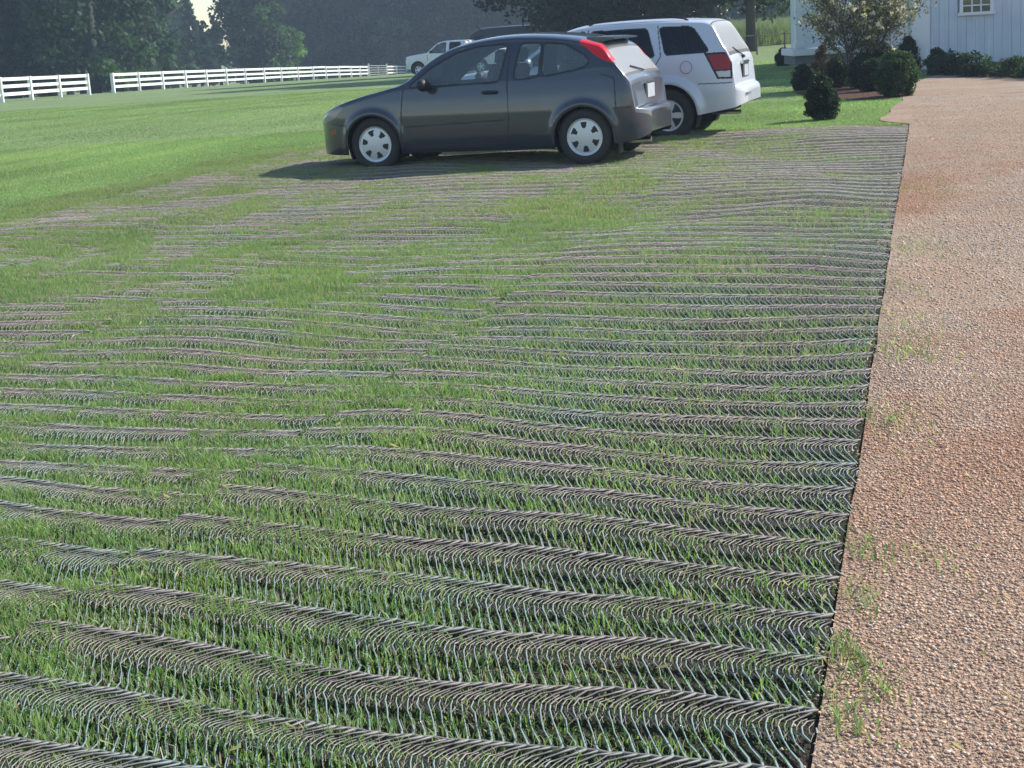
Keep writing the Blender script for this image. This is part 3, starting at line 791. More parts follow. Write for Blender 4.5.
# ---- the grey hatchback
RZ = R(-20.7)
def hatch():
    Q = [(2.52, .965), (2.60, 1.30), (3.05, 1.305), (3.36, 1.225), (3.50, 1.09), (3.40, 1.045)]
    S = dict(paint=M['grey_paint'], W=.85, L=4.17, step=.009, rows=(96, 44, 16), gw=.0062,
             top=[(0.0, .50), (.035, .60), (.13, .69), (.40, .80), (.75, .895), (1.08, .965), (1.28, 1.03), (1.60, 1.27), (1.90, 1.405), (2.30, 1.475), (2.75, 1.487), (3.25, 1.445), (3.58, 1.375), (3.72, 1.315), (3.86, 1.13), (3.985, .97), (4.03, .88), (4.05, .76), (4.06, .655), (4.075, .625), (4.12, .612), (4.165, .585), (4.185, .53), (4.19, .44)],
             low=[(0, .20), (.3, .19), (1.2, .19), (3.1, .19), (3.9, .23), (4.1, .26), (4.17, .30), (4.19, .34)],
             belt=[(0, .6), (.6, .80), (1.1, .905), (1.4, .935), (2.4, .965), (3.0, .995), (3.45, 1.05), (3.75, 1.08), (4.2, 1.0)],
             side=[(.15, .93), (.24, .965), (.45, .995), (.62, 1.0), (.8, .985), (.95, .955), (1.1, .91)],
             nose=.75, tail=.55, nn=2.6, tn=3.6, tumble=.36, shoulder=.085,
             arches=[(.87, .345, .30), (3.485, .35, .30)], flare=.022,
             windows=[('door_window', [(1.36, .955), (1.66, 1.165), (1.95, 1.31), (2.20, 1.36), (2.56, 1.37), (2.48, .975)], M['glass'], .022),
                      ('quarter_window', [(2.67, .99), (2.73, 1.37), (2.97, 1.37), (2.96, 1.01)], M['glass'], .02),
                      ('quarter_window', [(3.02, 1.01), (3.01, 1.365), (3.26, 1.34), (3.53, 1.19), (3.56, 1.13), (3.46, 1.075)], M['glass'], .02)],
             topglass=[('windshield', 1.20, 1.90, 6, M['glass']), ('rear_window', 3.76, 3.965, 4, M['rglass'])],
             lamps=[('tail_lamp', [(3.42, 1.50), (3.44, 1.35), (3.54, 1.275), (3.68, 1.175), (3.765, 1.135), (3.83, 1.125), (3.875, 1.15), (3.72, 1.40), (3.5, 1.5)], M['red'], (96+10, 96+44+4)),
                    ('headlight', [(.06, .60), (.14, .66), (.42, .77), (.50, .76), (.36, .63), (.16, .565)], M['hlamp'], (46, 150)),
                    ('side_marker', [(.26, .42), (.36, .44), (.36, .50), (.27, .49)], M['amber'], (0, 95))],
             gaps=[([(1.30, .96), (1.27, .80), (1.24, .42), (1.26, .27)], False), ([(2.60, 1.38), (2.59, .97), (2.60, .55), (2.56, .30), (2.50, .27)], False), ([(1.26, .27), (2.50, .27)], False),
                   ([(3.70, 1.0), (3.86, .95), (3.875, .62)], False), ([(3.84, .62), (4.2, .62)], False), ([(.30, .56), (.52, .54), (.54, .4)], False), ([(.55, .80), (.9, .90), (1.26, .95)], False), ([(3.66, .22), (4.2, .40)], False),
                   ([(1.3, .50), (2.54, .535)], False), ([(1.3, .245), (3.1, .245)], False)],
             panels=[('door', lambda x, y, z: (x > 1.27) & (x < 2.59) & (z > .27) & (z < 1.36)),
                     ('rear_bumper', lambda x, y, z: (x > 3.86) & (z < .615)),
                     ('front_bumper', lambda x, y, z: (x < .50) & (z < .545)),
                     ('tailgate', lambda x, y, z: (x > 3.88) & (z > .62) & (z < 1.2))],
             wheel=(.318, .195, .215), holes=(6, .44, .80, .17, .24), spin=.3,
             floor=.45, ubz=.20, ubtop=.5, cab=(1.15, 3.7), dash=.90, mirror=(1.60, .975), handles=[(2.38, .855)],
             seats=[(2.15, -.38, .55), (2.15, .38, .55), (3.02, -.36, .58), (3.02, .36, .58)])
    root = car('hatchback_car', (-1.98, 19.39, -.015), RZ, S, 'dark grey three-door hatchback with bright red tall tail lamps parked on the mesh mats', 'car', 'vehicles parked on the grass')
    # roof spoiler
    sp = MB()
    for s in (0,):
        prof = [(3.46, 1.405), (3.62, 1.398), (3.76, 1.388), (3.80, 1.378), (3.795, 1.368), (3.66, 1.345), (3.50, 1.35)]
        sp.prism(prof, -.50, .50)
    sp.build('roof_spoiler', M['grey_paint'], root, bevel=.008)
    # number plate and its recess, handle, exhaust, wiper
    pr = MB(); pr.box((4.043, 0, .765), (.03, .40, .16)); pr.build('plate_recess', M['gap'], root)
    pl = MB(); pl.box((4.064, 0, .765), (.01, .31, .155)); pl.build('licence_plate', M['plate'], root)
    hd = MB(); hd.box((4.038, 0, .862), (.04, .44, .03)); hd.build('tailgate_handle', M['chrome'], root, bevel=.008)
    ex = MB(); ex.tube([(3.8, -.42, .22), (4.16, -.42, .23)], .032, 10); ex.build('exhaust_pipe', M['chrome'], root)
    wp = MB(); wp.tube([(3.99, 0, 1.0), (3.97, -.12, 1.02), (3.93, -.36, 1.06)], .009, 5); wp.build('rear_wiper', M['trim'], root)
    mf = MB(); mf.box((3.86, -.66, .17), (.02, .16, .13)); mf.build('mud_flap', M['trim'], root)
    an_ = MB(); an_.tube([(2.15, 0, 1.42), (1.95, 0, 1.60)], .005, 4); an_.build('aerial', M['trim'], root)
    return root
hatch()

def suv():
    S = dict(paint=M['white_paint'], W=.92, L=4.75, step=.0105, rows=(96, 40, 16), gw=.0085, gapmat=M['gap2'],
             top=[(0.0, .70), (.04, .95), (.15, 1.03), (.6, 1.10), (1.15, 1.155), (1.35, 1.20), (1.75, 1.46), (2.02, 1.60), (2.35, 1.69), (2.9, 1.72), (3.5, 1.715), (4.05, 1.685), (4.22, 1.66), (4.30, 1.60), (4.43, 1.38), (4.545, 1.16), (4.58, 1.04), (4.595, .86), (4.605, .77), (4.64, .745), (4.69, .72), (4.725, .66), (4.73, .56)],
             low=[(0, .38), (.5, .30), (3.2, .30), (4.1, .36), (4.6, .44), (4.73, .50)],
             belt=[(0, .8), (.6, 1.02), (1.3, 1.10), (2.5, 1.14), (4.0, 1.19), (4.6, 1.2)],
             side=[(.28, .96), (.45, .99), (.7, 1.0), (.95, .985), (1.15, .955), (1.3, .93)],
             nose=.6, tail=.5, nn=3, tn=4.2, tumble=.27, shoulder=.08,
             arches=[(.86, .43, .375), (3.64, .43, .375)], flare=.045, fw=.06,
             windows=[('front_door_window', [(1.50, 1.17), (2.02, 1.50), (2.42, 1.60), (2.42, 1.17)], M['dglass'], .018),
                      ('rear_door_window', [(2.52, 1.18), (2.52, 1.585), (3.34, 1.585), (3.46, 1.20)], M['dglass'], .018),
                      ('quarter_window', [(3.63, 1.215), (3.53, 1.59), (3.95, 1.585), (4.02, 1.555), (4.25, 1.235)], M['dglass'], .016)],
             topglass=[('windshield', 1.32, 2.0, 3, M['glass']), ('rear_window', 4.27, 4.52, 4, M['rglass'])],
             lamps=[('tail_lamp', [(4.18, 1.215), (4.25, 1.08), (4.37, .85), (4.575, .84), (4.585, 1.215)], M['trim'], (30, 104)),
                   ('brake_lamp', [(4.225, 1.185), (4.28, 1.08), (4.335, .975), (4.55, .975), (4.56, 1.185)], M['darkred'], (30, 104)),
                   ('reversing_lamp', [(4.345, .955), (4.395, .875), (4.55, .87), (4.55, .955)], M['clear'], (30, 104)),
                    ('headlight', [(.05, .80), (.05, .98), (.28, .99), (.30, .82)], M['clear'], (20, 70))],
             gaps=[([(2.47, 1.62), (2.47, .45)], False), ([(3.50, 1.62), (3.56, 1.2), (3.40, .95), (3.15, .62)], False), ([(4.10, .79), (4.8, .79)], False), ([(4.56, 1.2), (4.58, .8)], False), ([(4.27, 1.62), (4.62, 1.08)], False),
                   ([(1.45, .45), (3.15, .45)], False), ([(1.40, 1.1), (1.38, .45)], False)],
             panels=[('rear_bumper', lambda x, y, z: (x > 4.02) & (z < .78)), ('front_bumper', lambda x, y, z: (x < .4) & (z < .70)),
                     ('front_door', lambda x, y, z: (x > 1.38) & (x < 2.47) & (z > .45) & (z < 1.15)), ('rear_door', lambda x, y, z: (x > 2.48) & (x < 3.45) & (z > .45) & (z < 1.17) & (np.hypot(x-3.64, z-.375) > .55))],
             wheel=(.375, .235, .225), holes=(5, .36, .86, .16, .34), spin=.1, wr=.045,
             floor=.65, ubz=.32, ubtop=.66, cab=(1.3, 4.2), dash=1.08, mirror=(1.62, 1.2), mirror_mat=M['white_paint'], handles=[(2.33, 1.0), (3.30, 1.02)], handle_mat=M['white_paint'],
             seats=[(2.35, -.4, .72), (2.35, .4, .72), (3.25, -.38, .74), (3.25, .38, .74)])
    a = R(-19.5); K = .905; lx, ly = 3.64*K, -.88*K
    ox = 2.235-(lx*math.cos(a)-ly*math.sin(a)); oy = 19.95-(lx*math.sin(a)+ly*math.cos(a))
    root = car('suv_car', (ox, oy, -.015), a, S, 'silver white sport utility vehicle with dark tinted windows behind the grey hatchback', 'suv', 'vehicles parked on the grass')
    root.scale = (K, K, K)
    for s in (-1, 1):
        rl = MB(); y_ = s*.60
        rl.tube([(2.45, y_, 1.68), (2.55, y_, 1.725), (3.0, y_, 1.75), (3.6, y_, 1.745), (3.85, y_, 1.71), (3.92, y_, 1.67)], [.012, .018, .018, .018, .018, .012], 6)
        rl.build('roof_rail', M['trim'], root)
    fu = MB(); fu.tube([(3.93+.085*math.cos(a), -.9185, 1.03+.085*math.sin(a)) for a in np.linspace(0, 6.2832, 25)], .004, 5); fu.build('fuel_flap', M['gap2'], root, True)
    pr = MB(); pr.box((4.60, 0, .93), (.03, .46, .19)); pr.build('plate_recess', M['gap'], root)
    pl = MB(); pl.box((4.618, 0, .925), (.01, .31, .155)); pl.build('licence_plate', M['plate'], root)
    hd = MB(); hd.box((4.60, 0, 1.045), (.05, .50, .045)); hd.build('tailgate_handle', M['chrome'], root, bevel=.01)
    ex = MB(); ex.tube([(4.2, -.5, .36), (4.62, -.52, .36)], .03, 10); ex.build('exhaust_pipe', M['chrome'], root)
    wp = MB(); wp.box((4.57, 0, 1.12), (.06, .10, .04)); wp.tube([(4.59, 0, 1.13), (4.50, -.38, 1.26)], .010, 5); wp.build('rear_wiper', M['trim'], root)
    rf = MB(); rf.box((4.735, -.45, .62), (.01, .28, .035)); rf.build('reflector', M['clear'], root)
suv()

def truck():
    S = dict(paint=M['truck_paint'], W=.98, L=5.9, step=.03, rows=(30, 16, 8),
             top=[(0.0, .80), (.04, 1.05), (.16, 1.14), (.8, 1.22), (1.35, 1.27), (1.50, 1.31), (1.85, 1.60), (2.15, 1.80), (2.5, 1.87), (3.2, 1.87), (3.72, 1.83), (3.82, 1.60), (3.86, 1.36), (3.95, 1.30), (4.8, 1.30), (5.75, 1.30), (5.85, 1.27), (5.88, 1.0), (5.9, .6)],
             low=[(0, .45), (.5, .42), (5.9, .5)],
             belt=[(0, .9), (.5, 1.08), (1.4, 1.22), (3.8, 1.24), (5.9, 1.22)],
             side=[(.4, .97), (.7, 1.0), (1.0, 1.0), (1.2, .985), (1.4, .96)],
             nose=.5, tail=.2, nn=3, tn=5, tumble=.22, shoulder=.08,
             arches=[(.93, .46, .40), (4.75, .46, .40)], flare=.02,
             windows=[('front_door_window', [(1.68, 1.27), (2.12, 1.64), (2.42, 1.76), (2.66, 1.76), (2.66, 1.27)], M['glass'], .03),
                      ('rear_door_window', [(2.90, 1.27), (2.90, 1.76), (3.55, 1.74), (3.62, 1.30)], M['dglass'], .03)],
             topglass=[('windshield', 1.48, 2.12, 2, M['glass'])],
             lamps=[('headlight', [(.0, .86), (.0, 1.04), (.22, 1.06), (.22, .88)], M['clear'], (10, 40))],
             gaps=[([(1.55, 1.2), (1.52, .5)], False), ([(2.78, 1.8), (2.78, .5)], False), ([(3.80, 1.3), (3.80, .5)], False)],
             panels=[('door', lambda x, y, z: (x > 1.53) & (x < 2.77) & (z > .5) & (z < 1.24)), ('cargo_bed', lambda x, y, z: (x > 3.82))],
             wheel=(.39, .25, .22), holes=(5, .4, .85, .2, .3), floor=.8, ubz=.45, ubtop=.8, cab=(1.5, 3.6), dash=1.18, mirror=(1.82, 1.32), handles=[(2.6, 1.08), (3.5, 1.08)],
             seats=[(2.75, -.4, .85), (2.75, .4, .85)])
    p = at(419, 77, 78); a = R(-24); lx, ly = .84, -.86
    x = p.x-(lx*math.cos(a)-ly*math.sin(a)); y = p.y-(lx*math.sin(a)+ly*math.cos(a))
    tk = car('pickup_truck', (x, y, float(terrain(p.x, p.y))-.02), a, S, 'white crew cab pickup truck on the lawn beyond the hood of the hatchback', 'pickup truck', 'vehicles parked on the grass')
    tk.scale = (.9, .9, .9)
truck()

def van():
    S = dict(paint=M['black_paint'], W=1.0, L=5.6, step=.03, rows=(30, 16, 8),
             top=[(0.0, .75), (.05, 1.05), (.2, 1.2), (.8, 1.42), (1.0, 1.52), (1.4, 2.0), (1.75, 2.32), (2.2, 2.46), (3.5, 2.50), (5.0, 2.48), (5.45, 2.40), (5.55, 1.6), (5.6, .6)],
             low=[(0, .35), (5.6, .35)], belt=[(0, .9), (.9, 1.35), (1.2, 1.40), (5.6, 1.40)],
             side=[(.3, .97), (.7, 1.0), (1.3, .99), (2.2, .93)], nose=.6, tail=.2, tumble=.10, shoulder=.10,
             arches=[(.95, .40, .36), (4.4, .40, .36)], flare=.01,
             windows=[('front_door_window', [(1.35, 1.45), (1.72, 2.0), (2.25, 2.05), (2.25, 1.45)], M['dglass'], .03)],
             topglass=[('windshield', 1.02, 1.7, 2, M['dglass'])],
             lamps=[('headlight', [(.02, .9), (.1, 1.1), (.4, 1.2), (.4, 1.0)], M['clear'], (10, 40))],
             wheel=(.36, .23, .21), holes=(5, .4, .85, .2, .3), floor=.6, ubz=.35, ubtop=.7, cab=(1.2, 3.0), dash=1.25, mirror=(1.45, 1.5),
             seats=[(2.5, -.5, .8), (2.5, .5, .8)])
    p = at(452, 77, 92)
    car('parked_van', (p.x, p.y, float(terrain(p.x, p.y))-.02), R(-12), S, 'black high-roofed van whose dark roof shows behind the white pickup', 'van', 'vehicles parked on the grass')
van()

# ------------------------------------------------------------------ fences
def fence_run(name, posts, label, hgt=1.22, nb=3):
    """posts: ground points of the posts; posts and boards are parts of one fence"""
    o = posts[0].copy(); root = empty(name, o, 0, label, 'fence', 'white board fences along the far side of the lawn')
    for q in posts:
        m = MB(); m.box((q.x-o.x, q.y-o.y, q.z-o.z+hgt/2-.08), (.19, .19, hgt+.20), random.uniform(-.1, .1)); m.build('post', M['fence'], root)
    for a, b in zip(posts[:-1], posts[1:]):
        for k in range(nb):
            z = hgt-.09-k*.37; dz = random.uniform(-.015, .015)
            m = MB(); d = (b-a); nrm = Vector((d.y, -d.x, 0)).normalized()
            A = a-o; B = b-o
            vs = []
            for e in (A, B):
                for s_ in (-.02, .02):
                    for t in (-.085, .085): vs.append((e.x+nrm.x*s_, e.y+nrm.y*s_, e.z+z+t+dz))
            m.add(vs, [(0, 1, 3, 2), (4, 6, 7, 5), (0, 4, 5, 1), (2, 3, 7, 6), (0, 2, 6, 4), (1, 5, 7, 3)])
            m.build('board', M['fence'], root)
    return root
def fp(px, py, Y):
    v = at(px, py, Y); v.z = float(terrain(v.x, v.y)); return v
def along(pxs): return [fp(px, 85, float(np.interp(px, [-60, 0, 89, 113, 180, 240, 330, 368, 389, 440, 520], [72, 78, 92, 98, 111, 125, 155, 178, 192, 225, 240]))) for px in pxs]
fence_run('board_fence', along([-58, -29, 0, 30, 59, 88]), 'nearer white board fence section at the left, ending at the opening')
fence_run('board_fence', along([113, 139, 163, 186, 207, 227, 246, 265, 282, 299, 314, 327, 340, 352, 361, 369]), 'long white board fence curving away from the opening to the far gate')
fence_run('board_fence', along([388, 398, 408, 419, 430, 442, 455, 470, 490, 510]), 'short white board fence section between the far gate and the pickup')
# gate
ga_ = fp(369.5, 77, 180); gb_ = fp(387.5, 76, 191)
root = empty('field_gate', ga_, 0, 'grey metal field gate between two white board fence sections', 'gate')
for q in (ga_, gb_):
    m = MB(); m.box((q.x-ga_.x, q.y-ga_.y, q.z-ga_.z+.75), (.16, .16, 1.5)); m.build('post', M['fence'], root)
m = MB()
for k in range(5):
    z = .25+k*.25; m.tube([Vector((0, 0, z)), gb_-ga_+Vector((0, 0, z))], .04, 6)
for t in (.02, .5, .98): m.tube([(gb_-ga_)*t+Vector((0, 0, .2)), (gb_-ga_)*t+Vector((0, 0, 1.3))], .04, 6)
m.build('gate_panel', plain('galvanised_gate', (.42, .44, .45), .5, metal=.4), root)

# thin dark rail fence in the right-hand gap
r0 = at(700, 50, 58); r1 = at(812, 43, 60)
root = empty('rail_fence', (r0.x, r0.y, float(terrain(r0.x, r0.y))), 0, 'thin weathered rail fence in front of the pale meadow, right of the silver vehicle', 'fence')
d = Vector((r1.x-r0.x, r1.y-r0.y, 0)); n = 4
for k in range(n+1):
    q = d*(k/n); m = MB(); m.tube([q, q+Vector((0, 0, .85))], .03, 6); m.build('post', M['wire'], root)
for z in (.40, .78):
    m = MB(); m.tube([Vector((0, 0, z)), d+Vector((0, 0, z))], .016, 5); m.build('rail', M['wire'], root)

# ------------------------------------------------------------------ leaves, trees, shrubs
def leaf_cloud(centers, radii, counts, size, base, var, r, squash=.8):
    V = []; Cc = []
    for c, rad, n, b in zip(centers, radii, counts, base):
        d = r.normal(size=(n, 3)); d /= np.linalg.norm(d, axis=1)[:, None]
        q = np.array(c)+d*(rad*(r.random(n)**.5)[:, None])*np.array([1, 1, squash])
        a = r.normal(size=(n, 3)); a /= np.linalg.norm(a, axis=1)[:, None]
        e = np.cross(a, r.normal(size=(n, 3))); e /= np.linalg.norm(e, axis=1)[:, None]+1e-9
        s = (size*(.6+.8*r.random(n)))[:, None]
        V.append(np.stack([q-a*s*.6, q-e*s*.32, q+a*s*.6, q+e*s*.32], 1))
        Cc.append(np.repeat(np.array(b)*(1-var+2*var*r.random((n, 1))), 4, 0))
    V = np.concatenate(V).reshape(-1, 3); C_ = np.concatenate(Cc)
    return V, np.arange(len(V)).reshape(-1, 4), C_

def trunk_mb(h, rad, r, limbs=7, crown0=.3, spread=.3):
    m = MB(); pts = [(0, 0, -.3), (r.normal()*.1, r.normal()*.1, h*.3), (r.normal()*.25, r.normal()*.25, h*.6), (r.normal()*.3, r.normal()*.3, h*.92)]
    m.tube(pts, [rad*1.25, rad*.9, rad*.55, rad*.12], 8)
    for k in range(limbs):
        z = h*(crown0+(.85-crown0)*k/limbs); a = r.random()*6.28; L_ = h*spread*(1-.5*k/limbs)*(.7+.5*r.random())
        m.tube([(0, 0, z), (math.cos(a)*L_*.5, math.sin(a)*L_*.5, z+L_*.25), (math.cos(a)*L_, math.sin(a)*L_, z+L_*.55)], [rad*.38, rad*.22, rad*.05], 5)
    return m

def make_tree(name, kind, seed, h, w, base, label, crown0=.12, nclump=70, leaf=.42, per=110, group=None, cat='tree'):
    r = np.random.default_rng(seed)
    root = empty(name, (0, 0, 0), 0, label, cat, group)
    trunk_mb(h, (h*.018+.08)*(.62 if name == 'shade_tree' else 1), r, 9, crown0+.1, .22 if kind == 'conifer' else .28).build('trunk', M['bark'], root, True)
    cs, rs, cn, bs = [], [], [], []
    for k in range(nclump):
        t = r.random()**.9; z = h*(crown0+(1-crown0)*t)
        if kind == 'conifer': env = w*.5*(1-t)**.75*(.75+.35*r.random())+.15
        else:
            q = (t-.42)/.58 if t > .42 else (t-.42)/.50
            env = w*.5*math.sqrt(max(.03, 1-q*q))*(.8+.3*r.random())
        a = r.random()*6.28; rr = env*(r.random()**.35)*.85
        cs.append((rr*math.cos(a), rr*math.sin(a), z)); rad = (w*.11+.25)*(.7+.7*r.random())*(1-.45*t if kind == 'conifer' else 1)
        rs.append(rad); cn.append(int(per*(.6+.8*r.random()))); bs.append(np.array(base)*(.45+1.15*r.random()**1.5))
    V, Fc, C_ = leaf_cloud(cs, rs, cn, leaf, bs, .3, r, .7)
    mesh_np('crown', V, Fc, M['leaf'], root, colors=C_)
    return root

protos = {}
GREEN = {'dark': (.046, .088, .044), 'mid': (.075, .135, .06), 'bright': (.085, .15, .045), 'cedar': (.040, .088, .055)}
TREES_GROUP = 'trees of the wood behind the lawn'
def tree_label(kind): return {'conifer': 'dark evergreen tree with a pointed crown in the wood behind the lawn',
                              'broad': 'dark leafy tree with a rounded crown in the wood behind the lawn'}[kind]
specs = [('conifer', 'cedar', 16, 7.5), ('conifer', 'dark', 18, 7), ('conifer', 'cedar', 14, 7), ('broad', 'dark', 16, 11), ('broad', 'mid', 15, 11), ('broad', 'dark', 18, 12)]
for i, (kd, cl, h, w) in enumerate(specs):
    protos[i] = make_tree('evergreen_tree' if kd == 'conifer' else 'leafy_tree', kd, 100+i, h, w, GREEN[cl], tree_label(kd), .04, 95, .40, 120, group=TREES_GROUP)
used = set()
def place_tree(i, x, y, s=1.0, rz=0, label=None, group=TREES_GROUP):
    if i not in used: o = protos[i]; used.add(i)
    else: o = copy_tree(protos[i])
    o.location = (x, y, float(terrain(x, y))-.1); o.rotation_euler = (0, 0, rz); o.scale = (s, s, s*random.uniform(.92, 1.12))
    if label: o['label'] = label
    if group: o['group'] = group
    elif 'group' in o: del o['group']
    return o
rt = random.Random(5)
# rows of the wood: (screen x, distance, prototype)
k = 0
def skip(px, w, Y): return abs(px-211) < 11+w*.5*1522/Y
for (d0, pxs) in (((112), range(-150, 100, 34)), ((140), range(-120, 200, 30)), ((175), range(95, 250, 26)), ((215), range(235, 640, 24)), ((238), range(-40, 640, 28)), ((262), range(-80, 640, 25))):
    for px in pxs:
        px2 = px+rt.uniform(-7, 7); Y = d0*(1+rt.uniform(-.03, .03))
        if d0 == 140 and px2 > 190: continue
        a, b, c = ray(px2, 90); X = a/b*Y
        left = px2 < 230
        i = rt.choice([0, 1, 2, 1, 0, 3] if left else [3, 4, 5, 3, 5, 1])
        sc_ = rt.uniform(.9, 1.25)*(1.0 if d0 < 160 else 1.2)
        if skip(px2, specs[i][3]*sc_, Y): i = 1
        if skip(px2, specs[i][3]*sc_*.8, Y): continue
        place_tree(i, X, Y, sc_, rt.uniform(0, 6.28))
        k += 1
for px2, Y, sc_ in ((203, 210, .52), (214, 224, .50), (222, 200, .54), (195, 190, .62), (209, 180, .42)):
    a, b, c = ray(px2, 90); place_tree(rt.choice([0, 1, 2]), a/b*Y, Y, sc_, rt.uniform(0, 6.28))
# single characters of the tree line
def screen_tree(px, Y): a, b, c = ray(px, 85); return a/b*Y, Y
t = make_tree('leafy_tree', 'broad', 201, 13.5, 8.5, (.060, .10, .050), 'large pale green leafy tree right of the sky gap, behind the long white fence', .03, 110, .38, 130)
x, y = screen_tree(256, 165); t.location = (x, y, float(terrain(x, y)))
t = make_tree('leafy_shrub', 'broad', 202, 5.5, 4.5, (.11, .20, .05), 'bright yellow green bush in front of the dark wood, behind the far fence', .02, 40, .28, 110, cat='shrub')
x, y = screen_tree(292, 172); t.location = (x, y, float(terrain(x, y)))
t = make_tree('leafy_shrub', 'broad', 203, 7.5, 6, (.075, .12, .05), 'dull green bush in front of the dark wood left of the white pickup', .02, 50, .32, 110, cat='shrub')
x, y = screen_tree(395, 205); t.location = (x, y, float(terrain(x, y)))

# big dark trees behind the silver vehicle
for (px, Y, h, w, c0, lab) in ((640, 70, 13, 11, .10, 'big dark tree directly behind the roof of the silver vehicle'),
                          (715, 66, 12, 8.5, .14, 'dark tree behind the tail of the silver vehicle'),
                          (752, 64, 12, 7, .22, 'dark tree on a visible trunk left of the pale meadow gap'),
                          (577, 84, 14, 11, .06, 'dark tree at the left end of the near trees, above the hatchback roof'),
                          (800, 75, 13, 8, .26, 'dark tree whose crown hangs over the meadow gap beside the porch')):
    t = make_tree('shade_tree', 'broad', 300+px, h, w, (.028, .042, .022), lab, c0, 120, .26, 170)
    x, y = screen_tree(px, Y); t.location = (x, y, float(terrain(x, y)))

# far meadow and scrub beyond the gap
xs_ = []
mz = []
r = np.random.default_rng(9)
c0 = at(690, 50, 66); n = 60000
y = 70+70*r.random(n); x = (6+.10*y)+(r.random(n))*(10+.16*y)-6
V0 = terrain(x, y)
hh = .35+.6*r.random(n)
tint = np.array([.17, .21, .115])*(.7+.5*r.random(n))[:, None]
blades('tall_grass', x, y, hh, .05+.04*r.random(n), 'pale tall meadow grass in the gap beyond the rail fence', seed=12, lean=.5, tint=tint)
for px, Y, h_ in ((742, 150, 7), (775, 146, 7.5), (806, 150, 8), (840, 150, 8), (690, 152, 8), (880, 150, 8)):
    t = make_tree('leafy_shrub', 'broad', 900+px, h_, 8.5, (.085, .125, .06), {742: 'pale green scrub tree at the left of the far meadow', 775: 'pale green scrub tree in the middle of the far meadow', 806: 'pale green scrub tree behind the porch post',
                  840: 'pale green scrub tree beyond the porch wall', 690: 'pale green scrub tree behind the silver vehicle', 880: 'pale green scrub tree behind the middle of the porch building'}[px], .02, 60, .36, 110)
    x_, y_ = screen_tree(px, Y); t.location = (x_, y_, float(terrain(x_, y_)))

def shrub(name, px, py, w, h, base, label, group, kind='round', n=11000, leaf=.034, seed=1, cat='shrub'):
    p = ground_at(px, py); r = np.random.default_rng(seed)
    root = empty(name, (p.x, p.y, p.z), 0, label, cat, group)
    m = MB()
    for k in range(5):
        a = r.random()*6.28; m.tube([(0, 0, -.05), (math.cos(a)*w*.12, math.sin(a)*w*.12, h*.35), (math.cos(a)*w*.2, math.sin(a)*w*.2, h*.7)], [.02, .014, .006], 5)
    m.build('stem', M['bark'], root)
    cs, rs, cn, bs = [], [], [], []; nc = 90
    for k in range(nc):
        t = r.random(); 
        if kind == 'cone': env = w*.5*(np.interp(t, [0, .15, .45, .8, 1], [.72, .95, 1.0, .55, .12]))
        else: env = w*.5*math.sqrt(max(.02, 1-(2*t-.85)**2/1.35))
        a = r.random()*6.28; rr = env*(.15+.78*r.random()**.5); z = h*(.05+.87*t)
        cs.append((rr*math.cos(a)*.92, rr*math.sin(a)*.92, z)); rs.append(w*.15*(.7+.6*r.random())); cn.append(n//nc); bs.append(np.array(base)*(.7+.7*r.random()))
    V, Fc, C_ = leaf_cloud(cs, rs, cn, leaf, bs, .3, r, .9)
    mesh_np('foliage', V, Fc, M['leaf'], root, colors=C_)
    return root
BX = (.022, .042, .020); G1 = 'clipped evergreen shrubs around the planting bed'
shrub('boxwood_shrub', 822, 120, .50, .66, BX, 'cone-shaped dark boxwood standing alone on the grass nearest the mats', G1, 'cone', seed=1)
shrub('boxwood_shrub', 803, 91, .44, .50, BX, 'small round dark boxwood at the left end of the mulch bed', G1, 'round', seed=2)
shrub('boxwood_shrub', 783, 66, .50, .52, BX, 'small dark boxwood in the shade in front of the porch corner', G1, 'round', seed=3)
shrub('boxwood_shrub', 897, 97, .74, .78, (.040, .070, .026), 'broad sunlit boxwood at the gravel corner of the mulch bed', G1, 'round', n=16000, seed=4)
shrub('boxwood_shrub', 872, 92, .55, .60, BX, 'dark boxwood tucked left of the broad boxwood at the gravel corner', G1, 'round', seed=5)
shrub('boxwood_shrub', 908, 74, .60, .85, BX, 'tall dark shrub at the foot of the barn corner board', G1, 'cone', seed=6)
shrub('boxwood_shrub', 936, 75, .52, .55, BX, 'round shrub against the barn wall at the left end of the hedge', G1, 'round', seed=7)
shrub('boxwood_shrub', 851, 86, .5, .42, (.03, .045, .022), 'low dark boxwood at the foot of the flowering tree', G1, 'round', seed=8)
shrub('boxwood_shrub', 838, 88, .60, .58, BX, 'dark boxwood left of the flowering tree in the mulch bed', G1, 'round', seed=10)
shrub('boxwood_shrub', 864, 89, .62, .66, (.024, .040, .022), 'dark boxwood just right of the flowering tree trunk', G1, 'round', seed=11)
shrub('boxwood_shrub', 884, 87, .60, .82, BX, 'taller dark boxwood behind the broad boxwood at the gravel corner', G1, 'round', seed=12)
shrub('russet_shrub', 823, 84, .5, .85, (.085, .045, .030), 'russet brown leafy shrub beside the flowering tree', None, 'cone', n=3000, seed=9)

